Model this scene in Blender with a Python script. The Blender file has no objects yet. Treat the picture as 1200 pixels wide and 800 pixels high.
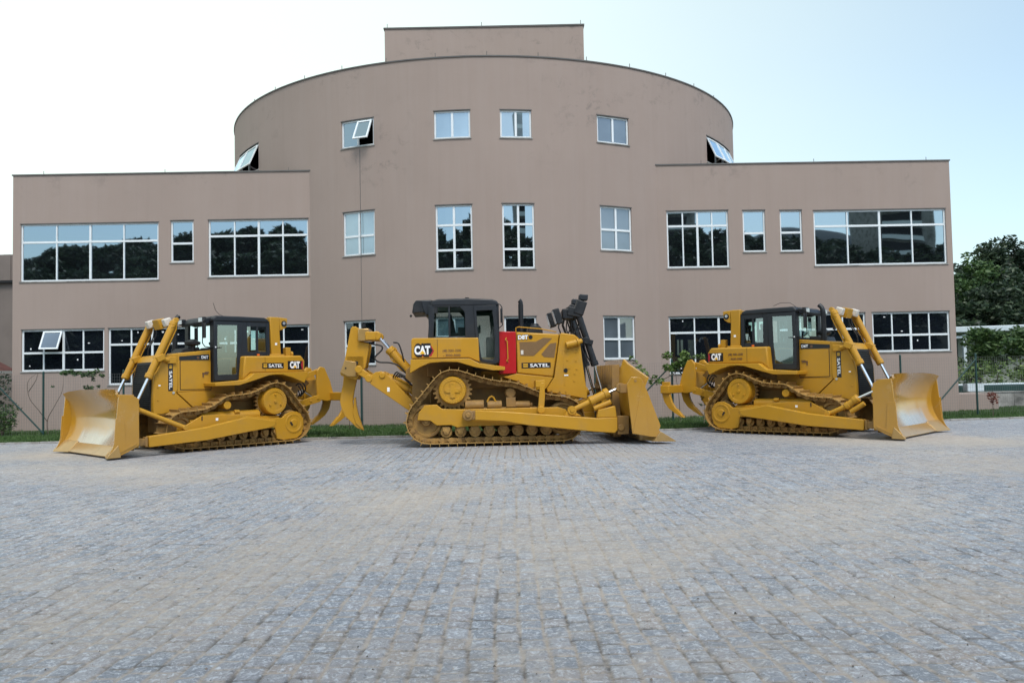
import bpy, bmesh, math, random
import numpy as np
from mathutils import Vector, Matrix, noise
random.seed(7); np.random.seed(7)
PI = math.pi; R_ = math.radians
S = bpy.context.scene; COL = S.collection

# ------------------------------------------------------------------ camera
F = 968.0 / 1200 * 36
cam = bpy.data.cameras.new('camera'); cam.lens = F; cam.sensor_width = 36; cam.sensor_fit = 'HORIZONTAL'
cam.clip_start = 0.1; cam.clip_end = 3000
co = bpy.data.objects.new('camera', cam); COL.objects.link(co); S.camera = co
pitch, roll = math.atan(40 / 968), 0.020
f = Vector((0, math.cos(pitch), math.sin(pitch))); r0 = Vector((1, 0, 0)); u0 = r0.cross(f)
rr = r0 * math.cos(roll) - u0 * math.sin(roll); uu = u0 * math.cos(roll) + r0 * math.sin(roll)
M = Matrix.Identity(4)
for i in range(3):
    M[i][0] = rr[i]; M[i][1] = uu[i]; M[i][2] = -f[i]
M[2][3] = 1.6; co.matrix_world = M

# ------------------------------------------------------------------ world, sun, exposure
SUN_EL, SUN_AZ = 58.0, 162.0        # azimuth from +Y towards +X
w = bpy.data.worlds.new('World'); S.world = w; w.use_nodes = True
nt = w.node_tree; bg = nt.nodes['Background']
sky = nt.nodes.new('ShaderNodeTexSky'); sky.sky_type = 'NISHITA'; sky.sun_disc = False
sky.sun_elevation = R_(SUN_EL); sky.sun_rotation = R_(SUN_AZ); sky.air_density = 1.0; sky.dust_density = 2.0; sky.ozone_density = 1.5
# thin high cloud veiling the sky towards the left
tcw = nt.nodes.new('ShaderNodeTexCoord'); dp = nt.nodes.new('ShaderNodeVectorMath'); dp.operation = 'DOT_PRODUCT'; dp.inputs[1].default_value = (-.80, .58, .10)
nt.links.new(tcw.outputs['Generated'], dp.inputs[0]); cn = nt.nodes.new('ShaderNodeTexNoise'); cn.inputs['Scale'].default_value = 1.6; cn.inputs['Detail'].default_value = 5
mpw = nt.nodes.new('ShaderNodeMapping'); mpw.inputs['Scale'].default_value = (1, 1, 2.5); nt.links.new(tcw.outputs['Generated'], mpw.inputs[0]); nt.links.new(mpw.outputs[0], cn.inputs['Vector'])
ma = nt.nodes.new('ShaderNodeMath'); ma.operation = 'MULTIPLY_ADD'; nt.links.new(cn.outputs[0], ma.inputs[0]); ma.inputs[1].default_value = .12; nt.links.new(dp.outputs['Value'], ma.inputs[2])
cr_ = nt.nodes.new('ShaderNodeMapRange'); nt.links.new(ma.outputs[0], cr_.inputs[0]); cr_.inputs[1].default_value = -.25; cr_.inputs[2].default_value = .95; cr_.interpolation_type = 'SMOOTHSTEP'
mxw = nt.nodes.new('ShaderNodeMix'); mxw.data_type = 'RGBA'; nt.links.new(cr_.outputs[0], mxw.inputs[0]); nt.links.new(sky.outputs[0], mxw.inputs[6]); mxw.inputs[7].default_value = (4.15, 4.55, 4.6, 1)
tw_ = nt.nodes.new('ShaderNodeMix'); tw_.data_type = 'RGBA'; tw_.blend_type = 'MULTIPLY'; tw_.inputs[0].default_value = 1; nt.links.new(mxw.outputs[2], tw_.inputs[6]); tw_.inputs[7].default_value = (1.03, 1.08, 1.0, 1)
nt.links.new(tw_.outputs[2], bg.inputs[0]); bg.inputs[1].default_value = 0.15
sd = bpy.data.lights.new('sun', 'SUN'); sd.energy = 1.25; sd.angle = R_(20); sd.color = (1, .98, .94)
so = bpy.data.objects.new('sun', sd); COL.objects.link(so)
sv = Vector((math.sin(R_(SUN_AZ)) * math.cos(R_(SUN_EL)), math.cos(R_(SUN_AZ)) * math.cos(R_(SUN_EL)), math.sin(R_(SUN_EL))))
so.rotation_euler = sv.to_track_quat('Z', 'Y').to_euler()
vs = S.view_settings; vs.view_transform = 'Standard'; vs.look = 'None'; vs.exposure = 0.67; vs.gamma = 1; vs.use_curve_mapping = False

# ------------------------------------------------------------------ materials
def newmat(name):
    m = bpy.data.materials.new(name); m.use_nodes = True
    return m, m.node_tree.nodes, m.node_tree.links, m.node_tree.nodes['Principled BSDF']
def ramp(n, l, src, stops):
    r = n.new('ShaderNodeValToRGB'); l.new(src, r.inputs[0]); e = r.color_ramp.elements
    while len(e) < len(stops): e.new(0.5)
    for k, (p, c) in zip(e, stops): k.position = p; k.color = tuple(c) + (1,) if len(c) == 3 else c
    return r
def nz(n, l, scale, detail=4, rough=.55, vec=None, dist=0):
    t = n.new('ShaderNodeTexNoise'); t.inputs['Scale'].default_value = scale; t.inputs['Detail'].default_value = detail
    t.inputs['Roughness'].default_value = rough; t.inputs['Distortion'].default_value = dist
    if vec: l.new(vec, t.inputs['Vector'])
    return t
def mix(n, l, fac, a, b, mode='MIX'):
    x = n.new('ShaderNodeMix'); x.data_type = 'RGBA'; x.blend_type = mode
    for sock, v in ((x.inputs[0], fac), (x.inputs[6], a), (x.inputs[7], b)):
        if isinstance(v, (int, float)): sock.default_value = v
        elif isinstance(v, tuple): sock.default_value = v + (1,) if len(v) == 3 else v
        else: l.new(v, sock)
    return x.outputs[2]
def math_(n, l, op, a, b=0.0, clamp=False):
    x = n.new('ShaderNodeMath'); x.operation = op; x.use_clamp = clamp
    for i, v in enumerate((a, b)):
        if isinstance(v, (int, float)): x.inputs[i].default_value = v
        else: l.new(v, x.inputs[i])
    return x.outputs[0]
def simple(name, col, rough=.6, metal=0, var=.15, scale=3, dirt=None, bump=0, bscale=60, spec=.5, coat=0):
    m, n, l, b = newmat(name)
    tc = n.new('ShaderNodeTexCoord')
    t = nz(n, l, scale, 6, .6, tc.outputs['Object'])
    dk = tuple(c * (1 - var) for c in col); lt = tuple(min(1, c * (1 + var)) for c in col)
    rm = ramp(n, l, t.outputs[0], [(.3, dk), (.7, lt)]); out = rm.outputs[0]
    if dirt:
        t2 = nz(n, l, dirt[2], 8, .7, tc.outputs['Object']); rd = ramp(n, l, t2.outputs[0], [(dirt[3], (0, 0, 0)), (dirt[3] + .2, (1, 1, 1))])
        fac = math_(n, l, 'MULTIPLY', rd.outputs[0], dirt[1]); out = mix(n, l, fac, out, dirt[0])
        rg = math_(n, l, 'ADD', math_(n, l, 'MULTIPLY', rd.outputs[0], .25), rough, True); l.new(rg, b.inputs['Roughness'])
    else: b.inputs['Roughness'].default_value = rough
    l.new(out, b.inputs['Base Color']); b.inputs['Metallic'].default_value = metal
    b.inputs['Specular IOR Level'].default_value = spec; b.inputs['Coat Weight'].default_value = coat; b.inputs['Coat Roughness'].default_value = .12
    if bump:
        t3 = nz(n, l, bscale, 5, .6, tc.outputs['Object']); bp = n.new('ShaderNodeBump'); bp.inputs['Strength'].default_value = bump; bp.inputs['Distance'].default_value = .01
        l.new(t3.outputs[0], bp.inputs['Height']); l.new(bp.outputs[0], b.inputs['Normal'])
    return m
YEL = (.46, .235, .018)
MT = {}
MT['yellow'] = simple('machine_yellow_paint', YEL, .38, var=.05, scale=1.5, dirt=((.30, .19, .07), .30, 2.3, .5), bump=.04, bscale=25, coat=.06, spec=.3)
MT['yellow_dust_shade'] = simple('shaded_dusty_yellow_paint', (.27, .145, .032), .6, var=.12, scale=5, dirt=((.20, .13, .07), .55, 6, .45), bump=.15, bscale=30)  # dusty machine yellow, darkened so the shade of recesses is painted in
MT['track'] = simple('worn_track_steel', (.34, .195, .05), .62, var=.2, scale=4, dirt=((.15, .085, .045), .7, 9, .47), bump=.3, bscale=40)
MT['black'] = simple('black_paint', (.006, .007, .009), .45, var=.3, scale=4, dirt=((.03, .03, .03), .35, 5, .5))
MT['grey'] = simple('dark_grey_cab_paint', (.008, .011, .016), .5, var=.2, scale=3, dirt=((.03, .03, .03), .3, 5, .5))
MT['rubber'] = simple('black_rubber', (.012, .012, .013), .6, var=.3)
MT['red'] = simple('red_paint', (.42, .003, .006), .35, var=.05, coat=.15, dirt=((.3, .03, .02), .2, 3, .55))
MT['chrome'] = simple('chrome_rod', (.75, .77, .8), .12, 1.0, var=.05)
MT['steel'] = simple('bare_steel', (.62, .6, .56), .3, .9, var=.12, scale=2, dirt=((.45, .33, .18), .6, 3, .5))
MT['screen'] = simple('perforated_screen', (.17, .095, .035), .7, var=.2, scale=60)
MT['white'] = simple('white_decal', (.85, .85, .85), .4, var=.02)
MT['decalblack'] = simple('black_decal', (.01, .01, .012), .35, var=.1)
MT['decalred'] = simple('red_decal', (.35, .02, .03), .4, var=.1)
MT['decalyel'] = simple('yellow_decal', (.8, .45, .03), .4, var=.05)
MT['brownprint'] = simple('brown_print', (.12, .06, .03), .5, var=.1)
MT['orange'] = simple('orange_lamp_lens', (.8, .16, .02), .2, var=.05)
MT['lens'] = simple('lamp_lens', (.5, .52, .55), .08, .4, var=.05)
MT['seat'] = simple('seat_fabric', (.03, .03, .035), .8, var=.2)
MT['dark'] = simple('dark_interior', (.012, .014, .016), .9, var=.3)
MT['plate'] = simple('pale_sticker', (.6, .56, .5), .5, var=.05)
MT['alu'] = simple('white_aluminium', (.72, .76, .78), .35, var=.04, scale=2)
MT['fence'] = simple('green_fence_paint', (.012, .045, .04), .45, var=.15)
MT['mesh'] = simple('galvanised_wire', (.16, .16, .155), .6, var=.1)
MT['bark'] = simple('bark', (.10, .075, .055), .85, var=.3, scale=6, bump=.4)
MT['barkpale'] = simple('pale_stake', (.30, .25, .2), .8, var=.2, scale=6)
MT['concrete'] = simple('concrete', (.33, .32, .30), .85, var=.15, scale=1.5, dirt=((.06, .06, .055), .85, .9, .48), bump=.2)
MT['kerb'] = simple('kerb_concrete', (.3, .29, .28), .85, var=.2, scale=3, dirt=((.16, .13, .1), .6, 4, .45), bump=.3)
MT['roofpaint'] = simple('pale_metal_roof', (.55, .62, .66), .45, var=.08, scale=.7, dirt=((.25, .25, .24), .4, 2, .5))
MT['greenwall'] = simple('pale_green_render', (.25, .27, .23), .8, var=.12, scale=.8)
MT['brownclad'] = simple('brown_cladding', (.17, .14, .125), .7, var=.12, scale=.8)
MT['redtile'] = simple('maroon_tiles', (.09, .03, .025), .7, var=.3, scale=5)
MT['coping'] = simple('dark_coping', (.11, .105, .10), .7, var=.2, scale=2)

def leafmat(name, a, b_, c):
    m, n, l, b = newmat(name); g = n.new('ShaderNodeNewGeometry'); tc = n.new('ShaderNodeTexCoord')
    t = nz(n, l, .9, 3, .6, tc.outputs['Object'])
    s = math_(n, l, 'ADD', math_(n, l, 'MULTIPLY', g.outputs['Random Per Island'], .5), math_(n, l, 'MULTIPLY', t.outputs[0], .5))
    rm = ramp(n, l, s, [(.25, a), (.5, b_), (.78, c)]); l.new(rm.outputs[0], b.inputs['Base Color'])
    b.inputs['Roughness'].default_value = .5; b.inputs['Specular IOR Level'].default_value = .35
    tr = n.new('ShaderNodeBsdfTranslucent'); l.new(rm.outputs[0], tr.inputs[0]); ms = n.new('ShaderNodeMixShader'); ms.inputs[0].default_value = .22
    l.new(b.outputs[0], ms.inputs[1]); l.new(tr.outputs[0], ms.inputs[2]); l.new(ms.outputs[0], n['Material Output'].inputs[0])
    return m
MT['leafdark'] = leafmat('dark_leaves', (.012, .024, .014), (.024, .046, .024), (.07, .10, .05))
MT['leafmid'] = leafmat('mid_leaves', (.025, .055, .02), (.05, .10, .03), (.10, .16, .05))
MT['leafbright'] = leafmat('fresh_leaves', (.06, .11, .03), (.12, .2, .05), (.2, .28, .08))
MT['leafred'] = leafmat('red_leaves', (.10, .02, .015), (.16, .035, .02), (.2, .07, .04))
MT['grass'] = leafmat('grass_blades', (.035, .075, .02), (.06, .12, .03), (.10, .17, .05))
MT['soil'] = simple('lawn_soil', (.045, .07, .025), .95, var=.3, scale=4, bump=.3)

def facade_mat():
    m, n, l, b = newmat('painted_render'); tc = n.new('ShaderNodeTexCoord'); v = tc.outputs['Object']
    t = nz(n, l, .35, 5, .6, v); base = ramp(n, l, t.outputs[0], [(.3, (.306, .240, .208)), (.7, (.332, .262, .228))]).outputs[0]
    # faint vertical rain streaks
    mp = n.new('ShaderNodeMapping'); mp.inputs['Scale'].default_value = (2.2, 2.2, .10); l.new(v, mp.inputs[0])
    t2 = nz(n, l, 1.6, 5, .65, mp.outputs[0]); s2 = ramp(n, l, t2.outputs[0], [(.45, (0, 0, 0)), (.75, (1, 1, 1))]).outputs[0]
    base = mix(n, l, math_(n, l, 'MULTIPLY', s2, .15), base, (.38, .32, .29))
    t2b = nz(n, l, 2.6, 6, .65, mp.outputs[0]); s2b = ramp(n, l, t2b.outputs[0], [(.52, (0, 0, 0)), (.8, (1, 1, 1))]).outputs[0]
    base = mix(n, l, math_(n, l, 'MULTIPLY', s2b, .16), base, (.2, .165, .15))
    # mould stains below the parapets
    t3 = nz(n, l, 1.9, 7, .72, v, .4); s3 = ramp(n, l, t3.outputs[0], [(.54, (0, 0, 0)), (.66, (1, 1, 1))]).outputs[0]
    sp = n.new('ShaderNodeSeparateXYZ'); l.new(v, sp.inputs[0])
    t4 = nz(n, l, .22, 2, .5, v); s4 = ramp(n, l, t4.outputs[0], [(.5, (0, 0, 0)), (.62, (1, 1, 1))]).outputs[0]
    hz = math_(n, l, 'MULTIPLY', math_(n, l, 'SUBTRACT', sp.outputs[2], 7.6), .9, True)
    fac = math_(n, l, 'MULTIPLY', math_(n, l, 'MULTIPLY', s3, s4), math_(n, l, 'MULTIPLY', hz, .5))
    base = mix(n, l, fac, base, (.15, .13, .12))
    l.new(base, b.inputs['Base Color']); b.inputs['Roughness'].default_value = .85; b.inputs['Specular IOR Level'].default_value = .3
    t5 = nz(n, l, 45, 4, .6, v); t6 = nz(n, l, 1.2, 3, .5, v)
    hh = math_(n, l, 'ADD', math_(n, l, 'MULTIPLY', t5.outputs[0], .25), math_(n, l, 'MULTIPLY', t6.outputs[0], 1.2))
    bp = n.new('ShaderNodeBump'); bp.inputs['Strength'].default_value = .35; bp.inputs['Distance'].default_value = .012; l.new(hh, bp.inputs['Height']); l.new(bp.outputs[0], b.inputs['Normal'])
    return m
MT['facade'] = facade_mat()

def pane_mat(name, refl, tint, inner, wob=.02):
    m, n, l, b = newmat(name); out = n['Material Output']; n.remove(b)
    d = n.new('ShaderNodeBsdfDiffuse'); tc = n.new('ShaderNodeTexCoord'); t = nz(n, l, .8, 2, .5, tc.outputs['Object'])
    rm = ramp(n, l, t.outputs[0], [(.35, tuple(c * .7 for c in inner)), (.65, tuple(c * 1.25 for c in inner))]); l.new(rm.outputs[0], d.inputs[0])
    g = n.new('ShaderNodeBsdfGlossy'); g.inputs['Roughness'].default_value = .015; g.inputs['Color'].default_value = tint + (1,)
    t2 = nz(n, l, .55, 1, .4, tc.outputs['Object']); bp = n.new('ShaderNodeBump'); bp.inputs['Strength'].default_value = wob * 10; bp.inputs['Distance'].default_value = .02
    l.new(t2.outputs[0], bp.inputs['Height']); l.new(bp.outputs[0], g.inputs['Normal'])
    fr = n.new('ShaderNodeFresnel'); fr.inputs[0].default_value = 1.5
    k = math_(n, l, 'ADD', math_(n, l, 'MULTIPLY', fr.outputs[0], .8), refl, True)
    ms = n.new('ShaderNodeMixShader'); l.new(k, ms.inputs[0]); l.new(d.outputs[0], ms.inputs[1]); l.new(g.outputs[0], ms.inputs[2]); l.new(ms.outputs[0], out.inputs[0])
    return m
MT['pane'] = pane_mat('tinted_window_glass', .36, (.72, .88, 1.0), (.008, .01, .012))
MT['panedark'] = pane_mat('dark_window_glass', .10, (.8, .9, 1.0), (.006, .008, .012))
MT['panegrey'] = pane_mat('curtained_window_glass', .14, (.85, .93, 1.0), (.09, .11, .13))
MT['paneblue'] = pane_mat('pale_blind_window_glass', .28, (.8, .92, 1.0), (.20, .27, .31))
def blade_wear_sheen():  # low pale steel patch: wear, plus the sky reflection painted into the colour
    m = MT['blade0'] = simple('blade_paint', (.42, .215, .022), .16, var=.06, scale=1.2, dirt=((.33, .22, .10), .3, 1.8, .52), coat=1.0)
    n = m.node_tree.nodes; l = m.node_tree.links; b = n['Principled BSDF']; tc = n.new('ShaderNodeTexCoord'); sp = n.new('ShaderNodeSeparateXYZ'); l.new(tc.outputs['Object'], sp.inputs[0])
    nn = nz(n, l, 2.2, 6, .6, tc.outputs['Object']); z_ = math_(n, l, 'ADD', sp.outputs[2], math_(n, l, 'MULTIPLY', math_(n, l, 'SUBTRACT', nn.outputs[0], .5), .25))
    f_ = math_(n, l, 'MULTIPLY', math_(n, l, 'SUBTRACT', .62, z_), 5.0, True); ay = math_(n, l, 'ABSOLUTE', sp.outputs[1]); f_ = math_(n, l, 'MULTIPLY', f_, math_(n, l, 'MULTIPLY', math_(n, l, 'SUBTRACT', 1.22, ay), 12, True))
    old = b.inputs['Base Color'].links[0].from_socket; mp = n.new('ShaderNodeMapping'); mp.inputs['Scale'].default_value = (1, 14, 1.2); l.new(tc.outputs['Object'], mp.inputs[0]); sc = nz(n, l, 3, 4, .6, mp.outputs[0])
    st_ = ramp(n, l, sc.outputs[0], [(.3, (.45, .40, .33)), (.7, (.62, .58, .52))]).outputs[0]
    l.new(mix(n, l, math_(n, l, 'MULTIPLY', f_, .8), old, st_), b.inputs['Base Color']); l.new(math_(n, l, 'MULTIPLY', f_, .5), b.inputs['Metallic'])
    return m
blade_wear_sheen()
def cabglass():
    m, n, l, b = newmat('cab_glass'); out = n['Material Output']; n.remove(b)
    t = n.new('ShaderNodeBsdfTransparent'); t.inputs[0].default_value = (.82, .95, .95, 1)
    g = n.new('ShaderNodeBsdfGlossy'); g.inputs['Roughness'].default_value = .02; g.inputs['Color'].default_value = (.8, .95, 1, 1)
    fr = n.new('ShaderNodeFresnel'); fr.inputs[0].default_value = 1.5
    k = math_(n, l, 'ADD', math_(n, l, 'MULTIPLY', fr.outputs[0], 1.0), .26, True)
    ms = n.new('ShaderNodeMixShader'); l.new(k, ms.inputs[0]); l.new(t.outputs[0], ms.inputs[1]); l.new(g.outputs[0], ms.inputs[2]); l.new(ms.outputs[0], out.inputs[0])
    return m
MT['cabglass'] = cabglass()

# ------------------------------------------------------------------ mesh helpers
def props(o, label=None, cat=None, group=None, kind=None):
    if label: o['label'] = label
    if cat: o['category'] = cat
    if group: o['group'] = group
    if kind: o['kind'] = kind
    return o
def thing(name, label, cat, loc=(0, 0, 0), rz=0, group=None):
    o = bpy.data.objects.new(name, None); COL.objects.link(o); o.location = loc; o.rotation_euler = (0, 0, rz); o.empty_display_size = .2
    return props(o, label, cat, group)
MIR = [1]
class MB:
    def __init__(s): s.v = []; s.f = []
    def add(s, v, f):
        k = len(s.v); s.v += [tuple(p) for p in v]; s.f += [tuple(i + k for i in q) for q in f]; return s
    def box(s, c, d, ry=0, rx=0, rz=0):
        m = Matrix.Rotation(rz, 3, 'Z') @ Matrix.Rotation(ry, 3, 'Y') @ Matrix.Rotation(rx, 3, 'X')
        v = [Vector(c) + m @ Vector((i * d[0] / 2, j * d[1] / 2, k * d[2] / 2)) for i in (-1, 1) for j in (-1, 1) for k in (-1, 1)]
        return s.add(v, [(0, 1, 3, 2), (4, 6, 7, 5), (0, 4, 5, 1), (2, 3, 7, 6), (0, 2, 6, 4), (1, 5, 7, 3)])
    def span(s, a, b): return s.box([(a[i] + b[i]) / 2 for i in range(3)], [abs(b[i] - a[i]) for i in range(3)])
    def prism(s, poly, y0, y1):
        n = len(poly); v = [(x, y0, z) for x, z in poly] + [(x, y1, z) for x, z in poly]
        return s.add(v, [tuple(range(n)), tuple(range(2 * n - 1, n - 1, -1))] + [(i, i + n, (i + 1) % n + n, (i + 1) % n) for i in range(n)])
    def cyl(s, a, b, r, r2=None, n=20, caps=True):
        a = Vector(a); b = Vector(b); r2 = r if r2 is None else r2; d = (b - a).normalized(); u = d.orthogonal().normalized(); w_ = d.cross(u)
        v = []
        for p, q in ((a, r), (b, r2)):
            for i in range(n): t = 2 * PI * i / n; v.append(p + (u * math.cos(t) + w_ * math.sin(t)) * q)
        fs = [(i, (i + 1) % n, (i + 1) % n + n, i + n) for i in range(n)]
        if caps: fs += [tuple(range(n - 1, -1, -1)), tuple(range(n, 2 * n))]
        return s.add(v, fs)
    def lathe(s, a, b, prof, n=32):    # prof: (distance along axis 0..len, radius)
        a = Vector(a); d = (Vector(b) - a).normalized(); u = d.orthogonal().normalized(); w_ = d.cross(u); v = []
        for t_, q in prof:
            for i in range(n): t = 2 * PI * i / n; v.append(a + d * t_ + (u * math.cos(t) + w_ * math.sin(t)) * q)
        m = len(prof); fs = [(j * n + i, j * n + (i + 1) % n, (j + 1) * n + (i + 1) % n, (j + 1) * n + i) for j in range(m - 1) for i in range(n)]
        fs += [tuple(range(n - 1, -1, -1)), tuple(range((m - 1) * n, m * n))]
        return s.add(v, fs)
    def tube(s, pts, r, n=8):
        pts = [Vector(p) for p in pts]; v = []; u = None
        for i, p in enumerate(pts):
            d = (pts[min(i + 1, len(pts) - 1)] - pts[max(i - 1, 0)]).normalized()
            u = (d.orthogonal() if u is None else u - d * u.dot(d)).normalized(); w_ = d.cross(u); q = r[i] if isinstance(r, (list, tuple)) else r
            for k in range(n): t = 2 * PI * k / n; v.append(p + (u * math.cos(t) + w_ * math.sin(t)) * q)
        m = len(pts); fs = [(j * n + i, j * n + (i + 1) % n, (j + 1) * n + (i + 1) % n, (j + 1) * n + i) for j in range(m - 1) for i in range(n)]
        fs += [tuple(range(n - 1, -1, -1)), tuple(range((m - 1) * n, m * n))]
        return s.add(v, fs)
    def build(s, name, mat, parent=None, bevel=0.0, smooth=35, seg=2, fixn=True):
        me = bpy.data.meshes.new(name); v = [(p[0] * MIR[0], p[1], p[2]) for p in s.v] if parent is not None else s.v
        me.from_pydata(v, [], s.f)
        if fixn:
            bm = bmesh.new(); bm.from_mesh(me); bmesh.ops.recalc_face_normals(bm, faces=bm.faces); bm.to_mesh(me); bm.free()
        me.materials.append(MT[mat] if isinstance(mat, str) else mat)
        if smooth:
            me.shade_smooth(); me.set_sharp_from_angle(angle=R_(smooth))
        o = bpy.data.objects.new(name, me); COL.objects.link(o)
        if parent is not None: o.parent = parent
        if bevel:
            b = o.modifiers.new('bevel', 'BEVEL'); b.width = bevel; b.segments = seg; b.limit_method = 'ANGLE'; b.angle_limit = R_(35); b.harden_normals = False
        return o
def catmull(P, per=8, closed=True):
    out = []; n = len(P)
    for i in range(n if closed else n - 1):
        p0, p1, p2, p3 = (np.array(P[(i + k) % n] if closed else P[max(0, min(n - 1, i + k))], float) for k in (-1, 0, 1, 2))
        for j in range(per):
            t = j / per; out.append(.5 * ((2 * p1) + (-p0 + p2) * t + (2 * p0 - 5 * p1 + 4 * p2 - p3) * t * t + (-p0 + 3 * p1 - 3 * p2 + p3) * t ** 3))
    if not closed: out.append(np.array(P[-1], float))
    return out
def text(name, s, size, loc, parent, mat, width=None, depth=.004, flip=False, vertical=False, bold=.0, side=-1):
    """lettering on a face looking along local side*Y; flip=True when the machine is mirrored"""
    c = bpy.data.curves.new('t', 'FONT'); c.body = s; c.size = size; c.extrude = depth / 2; c.offset = bold; c.align_x = 'CENTER'; c.align_y = 'CENTER'; c.resolution_u = 3
    t = bpy.data.objects.new('t', c); COL.objects.link(t); bpy.context.view_layer.update()
    me = bpy.data.meshes.new_from_object(t.evaluated_get(bpy.context.evaluated_depsgraph_get()))
    bpy.data.objects.remove(t); bpy.data.curves.remove(c)
    xs = [v.co.x for v in me.vertices]; w0 = max(xs) - min(xs); k = (width / w0) if width else 1
    cx = (max(xs) + min(xs)) / 2; ys = [v.co.y for v in me.vertices]; cy = (max(ys) + min(ys)) / 2
    for v in me.vertices:
        a, b, d = (v.co.x - cx) * k, v.co.y - cy, v.co.z
        if vertical: a, b = b, -a
        v.co = (a, -d, b)
    me.materials.append(MT[mat]); me.name = name
    o = bpy.data.objects.new(name, me); COL.objects.link(o); o.parent = parent; o.location = (loc[0] * MIR[0], loc[1], loc[2])
    return o

# ------------------------------------------------------------------ ground
def hsh(a, b, s=0):
    x = np.sin(a * 127.1 + b * 311.7 + s * 74.7) * 43758.5453; return x - np.floor(x)
def vnoise(x, y, s=0):
    xi = np.floor(x); yi = np.floor(y); fx = x - xi; fy = y - yi; fx = fx * fx * (3 - 2 * fx); fy = fy * fy * (3 - 2 * fy)
    return (hsh(xi, yi, s) * (1 - fx) + hsh(xi + 1, yi, s) * fx) * (1 - fy) + (hsh(xi, yi + 1, s) * (1 - fx) + hsh(xi + 1, yi + 1, s) * fx) * fy
def pave_mat(near):
    m, n, l, b = newmat('cobbles_near' if near else 'cobbles_far'); tc = n.new('ShaderNodeTexCoord'); v = tc.outputs['Object']
    if near:
        at = n.new('ShaderNodeAttribute'); at.attribute_name = 'stone'; sp = n.new('ShaderNodeSeparateColor'); l.new(at.outputs['Color'], sp.inputs[0])
        rnd, joint, rnd2 = sp.outputs[0], sp.outputs[1], sp.outputs[2]
    else:
        wv = nz(n, l, 1.3, 2, .5, v); off = n.new('ShaderNodeVectorMath'); off.operation = 'MULTIPLY_ADD'
        l.new(wv.outputs['Color'], off.inputs[0]); off.inputs[1].default_value = (.06, .06, 0); l.new(v, off.inputs[2])
        mp = n.new('ShaderNodeMapping'); mp.inputs['Rotation'].default_value = (0, 0, PI / 2); l.new(off.outputs[0], mp.inputs[0])
        br = n.new('ShaderNodeTexBrick'); l.new(mp.outputs[0], br.inputs[0]); br.inputs['Scale'].default_value = 1; br.inputs['Brick Width'].default_value = .19; br.inputs['Row Height'].default_value = .155
        br.inputs['Mortar Size'].default_value = .013; br.inputs['Mortar Smooth'].default_value = .5; br.inputs['Color1'].default_value = (0, 0, 0, 1); br.inputs['Color2'].default_value = (1, 1, 1, 1); br.inputs['Mortar'].default_value = (.5, .5, .5, 1)
        rnd, joint = br.outputs['Color'], br.outputs['Fac']; rnd2 = nz(n, l, 5, 2, .5, v).outputs[0]
    stone = ramp(n, l, rnd, [(0, (.20, .225, .26)), (.35, (.245, .265, .30)), (.6, (.265, .28, .31)), (.82, (.30, .285, .29)), (1, (.33, .355, .39))]).outputs[0]
    stone = mix(n, l, math_(n, l, 'MULTIPLY', ramp(n, l, rnd2, [(.90, (0, 0, 0)), (.97, (1, 1, 1))]).outputs[0], .40), stone, (.38, .29, .21))
    # chipped faces: pale and dark flecks stretched with the split
    mp2 = n.new('ShaderNodeMapping'); mp2.inputs['Scale'].default_value = (1, 1.0, 1); l.new(v, mp2.inputs[0])
    fl = nz(n, l, 24, 9, .82, mp2.outputs[0], .8); flk = ramp(n, l, fl.outputs[0], [(.50, (0, 0, 0)), (.59, (1, 1, 1))]).outputs[0]
    stone = mix(n, l, math_(n, l, 'MULTIPLY', flk, .85), stone, (.58, .62, .68))
    fd = nz(n, l, 36, 9, .8, mp2.outputs[0], .6); fdk = ramp(n, l, fd.outputs[0], [(.36, (1, 1, 1)), (.45, (0, 0, 0))]).outputs[0]
    stone = mix(n, l, math_(n, l, 'MULTIPLY', fdk, .9), stone, (.07, .08, .10))
    sandc = ramp(n, l, nz(n, l, 9, 5, .7, v).outputs[0], [(.3, (.36, .31, .26)), (.7, (.53, .465, .39))]).outputs[0]
    gaps = ramp(n, l, nz(n, l, 3.2, 6, .75, v).outputs[0], [(.41, (.08, .07, .063)), (.53, (.42, .36, .30))]).outputs[0]
    col = mix(n, l, math_(n, l, 'MULTIPLY', joint, .95), stone, gaps)
    # wind-blown sand lying over the stones
    s1 = nz(n, l, .17, 3, .5, v, .3); s2 = nz(n, l, 2.2, 6, .7, v); s3 = nz(n, l, 14, 5, .7, v)
    ss = math_(n, l, 'ADD', math_(n, l, 'ADD', math_(n, l, 'MULTIPLY', s1.outputs[0], 1.7), math_(n, l, 'MULTIPLY', s2.outputs[0], .55)), math_(n, l, 'MULTIPLY', s3.outputs[0], .35))
    sf = ramp(n, l, ss, [(0, (0, 0, 0)), (1, (1, 1, 1))]); sf.color_ramp.elements[0].position = 0
    sfac = math_(n, l, 'MULTIPLY', math_(n, l, 'SUBTRACT', ss, 1.26), 3.4, True)
    col = mix(n, l, math_(n, l, 'MULTIPLY', sfac, .72), col, sandc)
    sx_ = n.new('ShaderNodeSeparateXYZ'); l.new(v, sx_.inputs[0]); wob = nz(n, l, .9, 5, .65, v).outputs[0]
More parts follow.
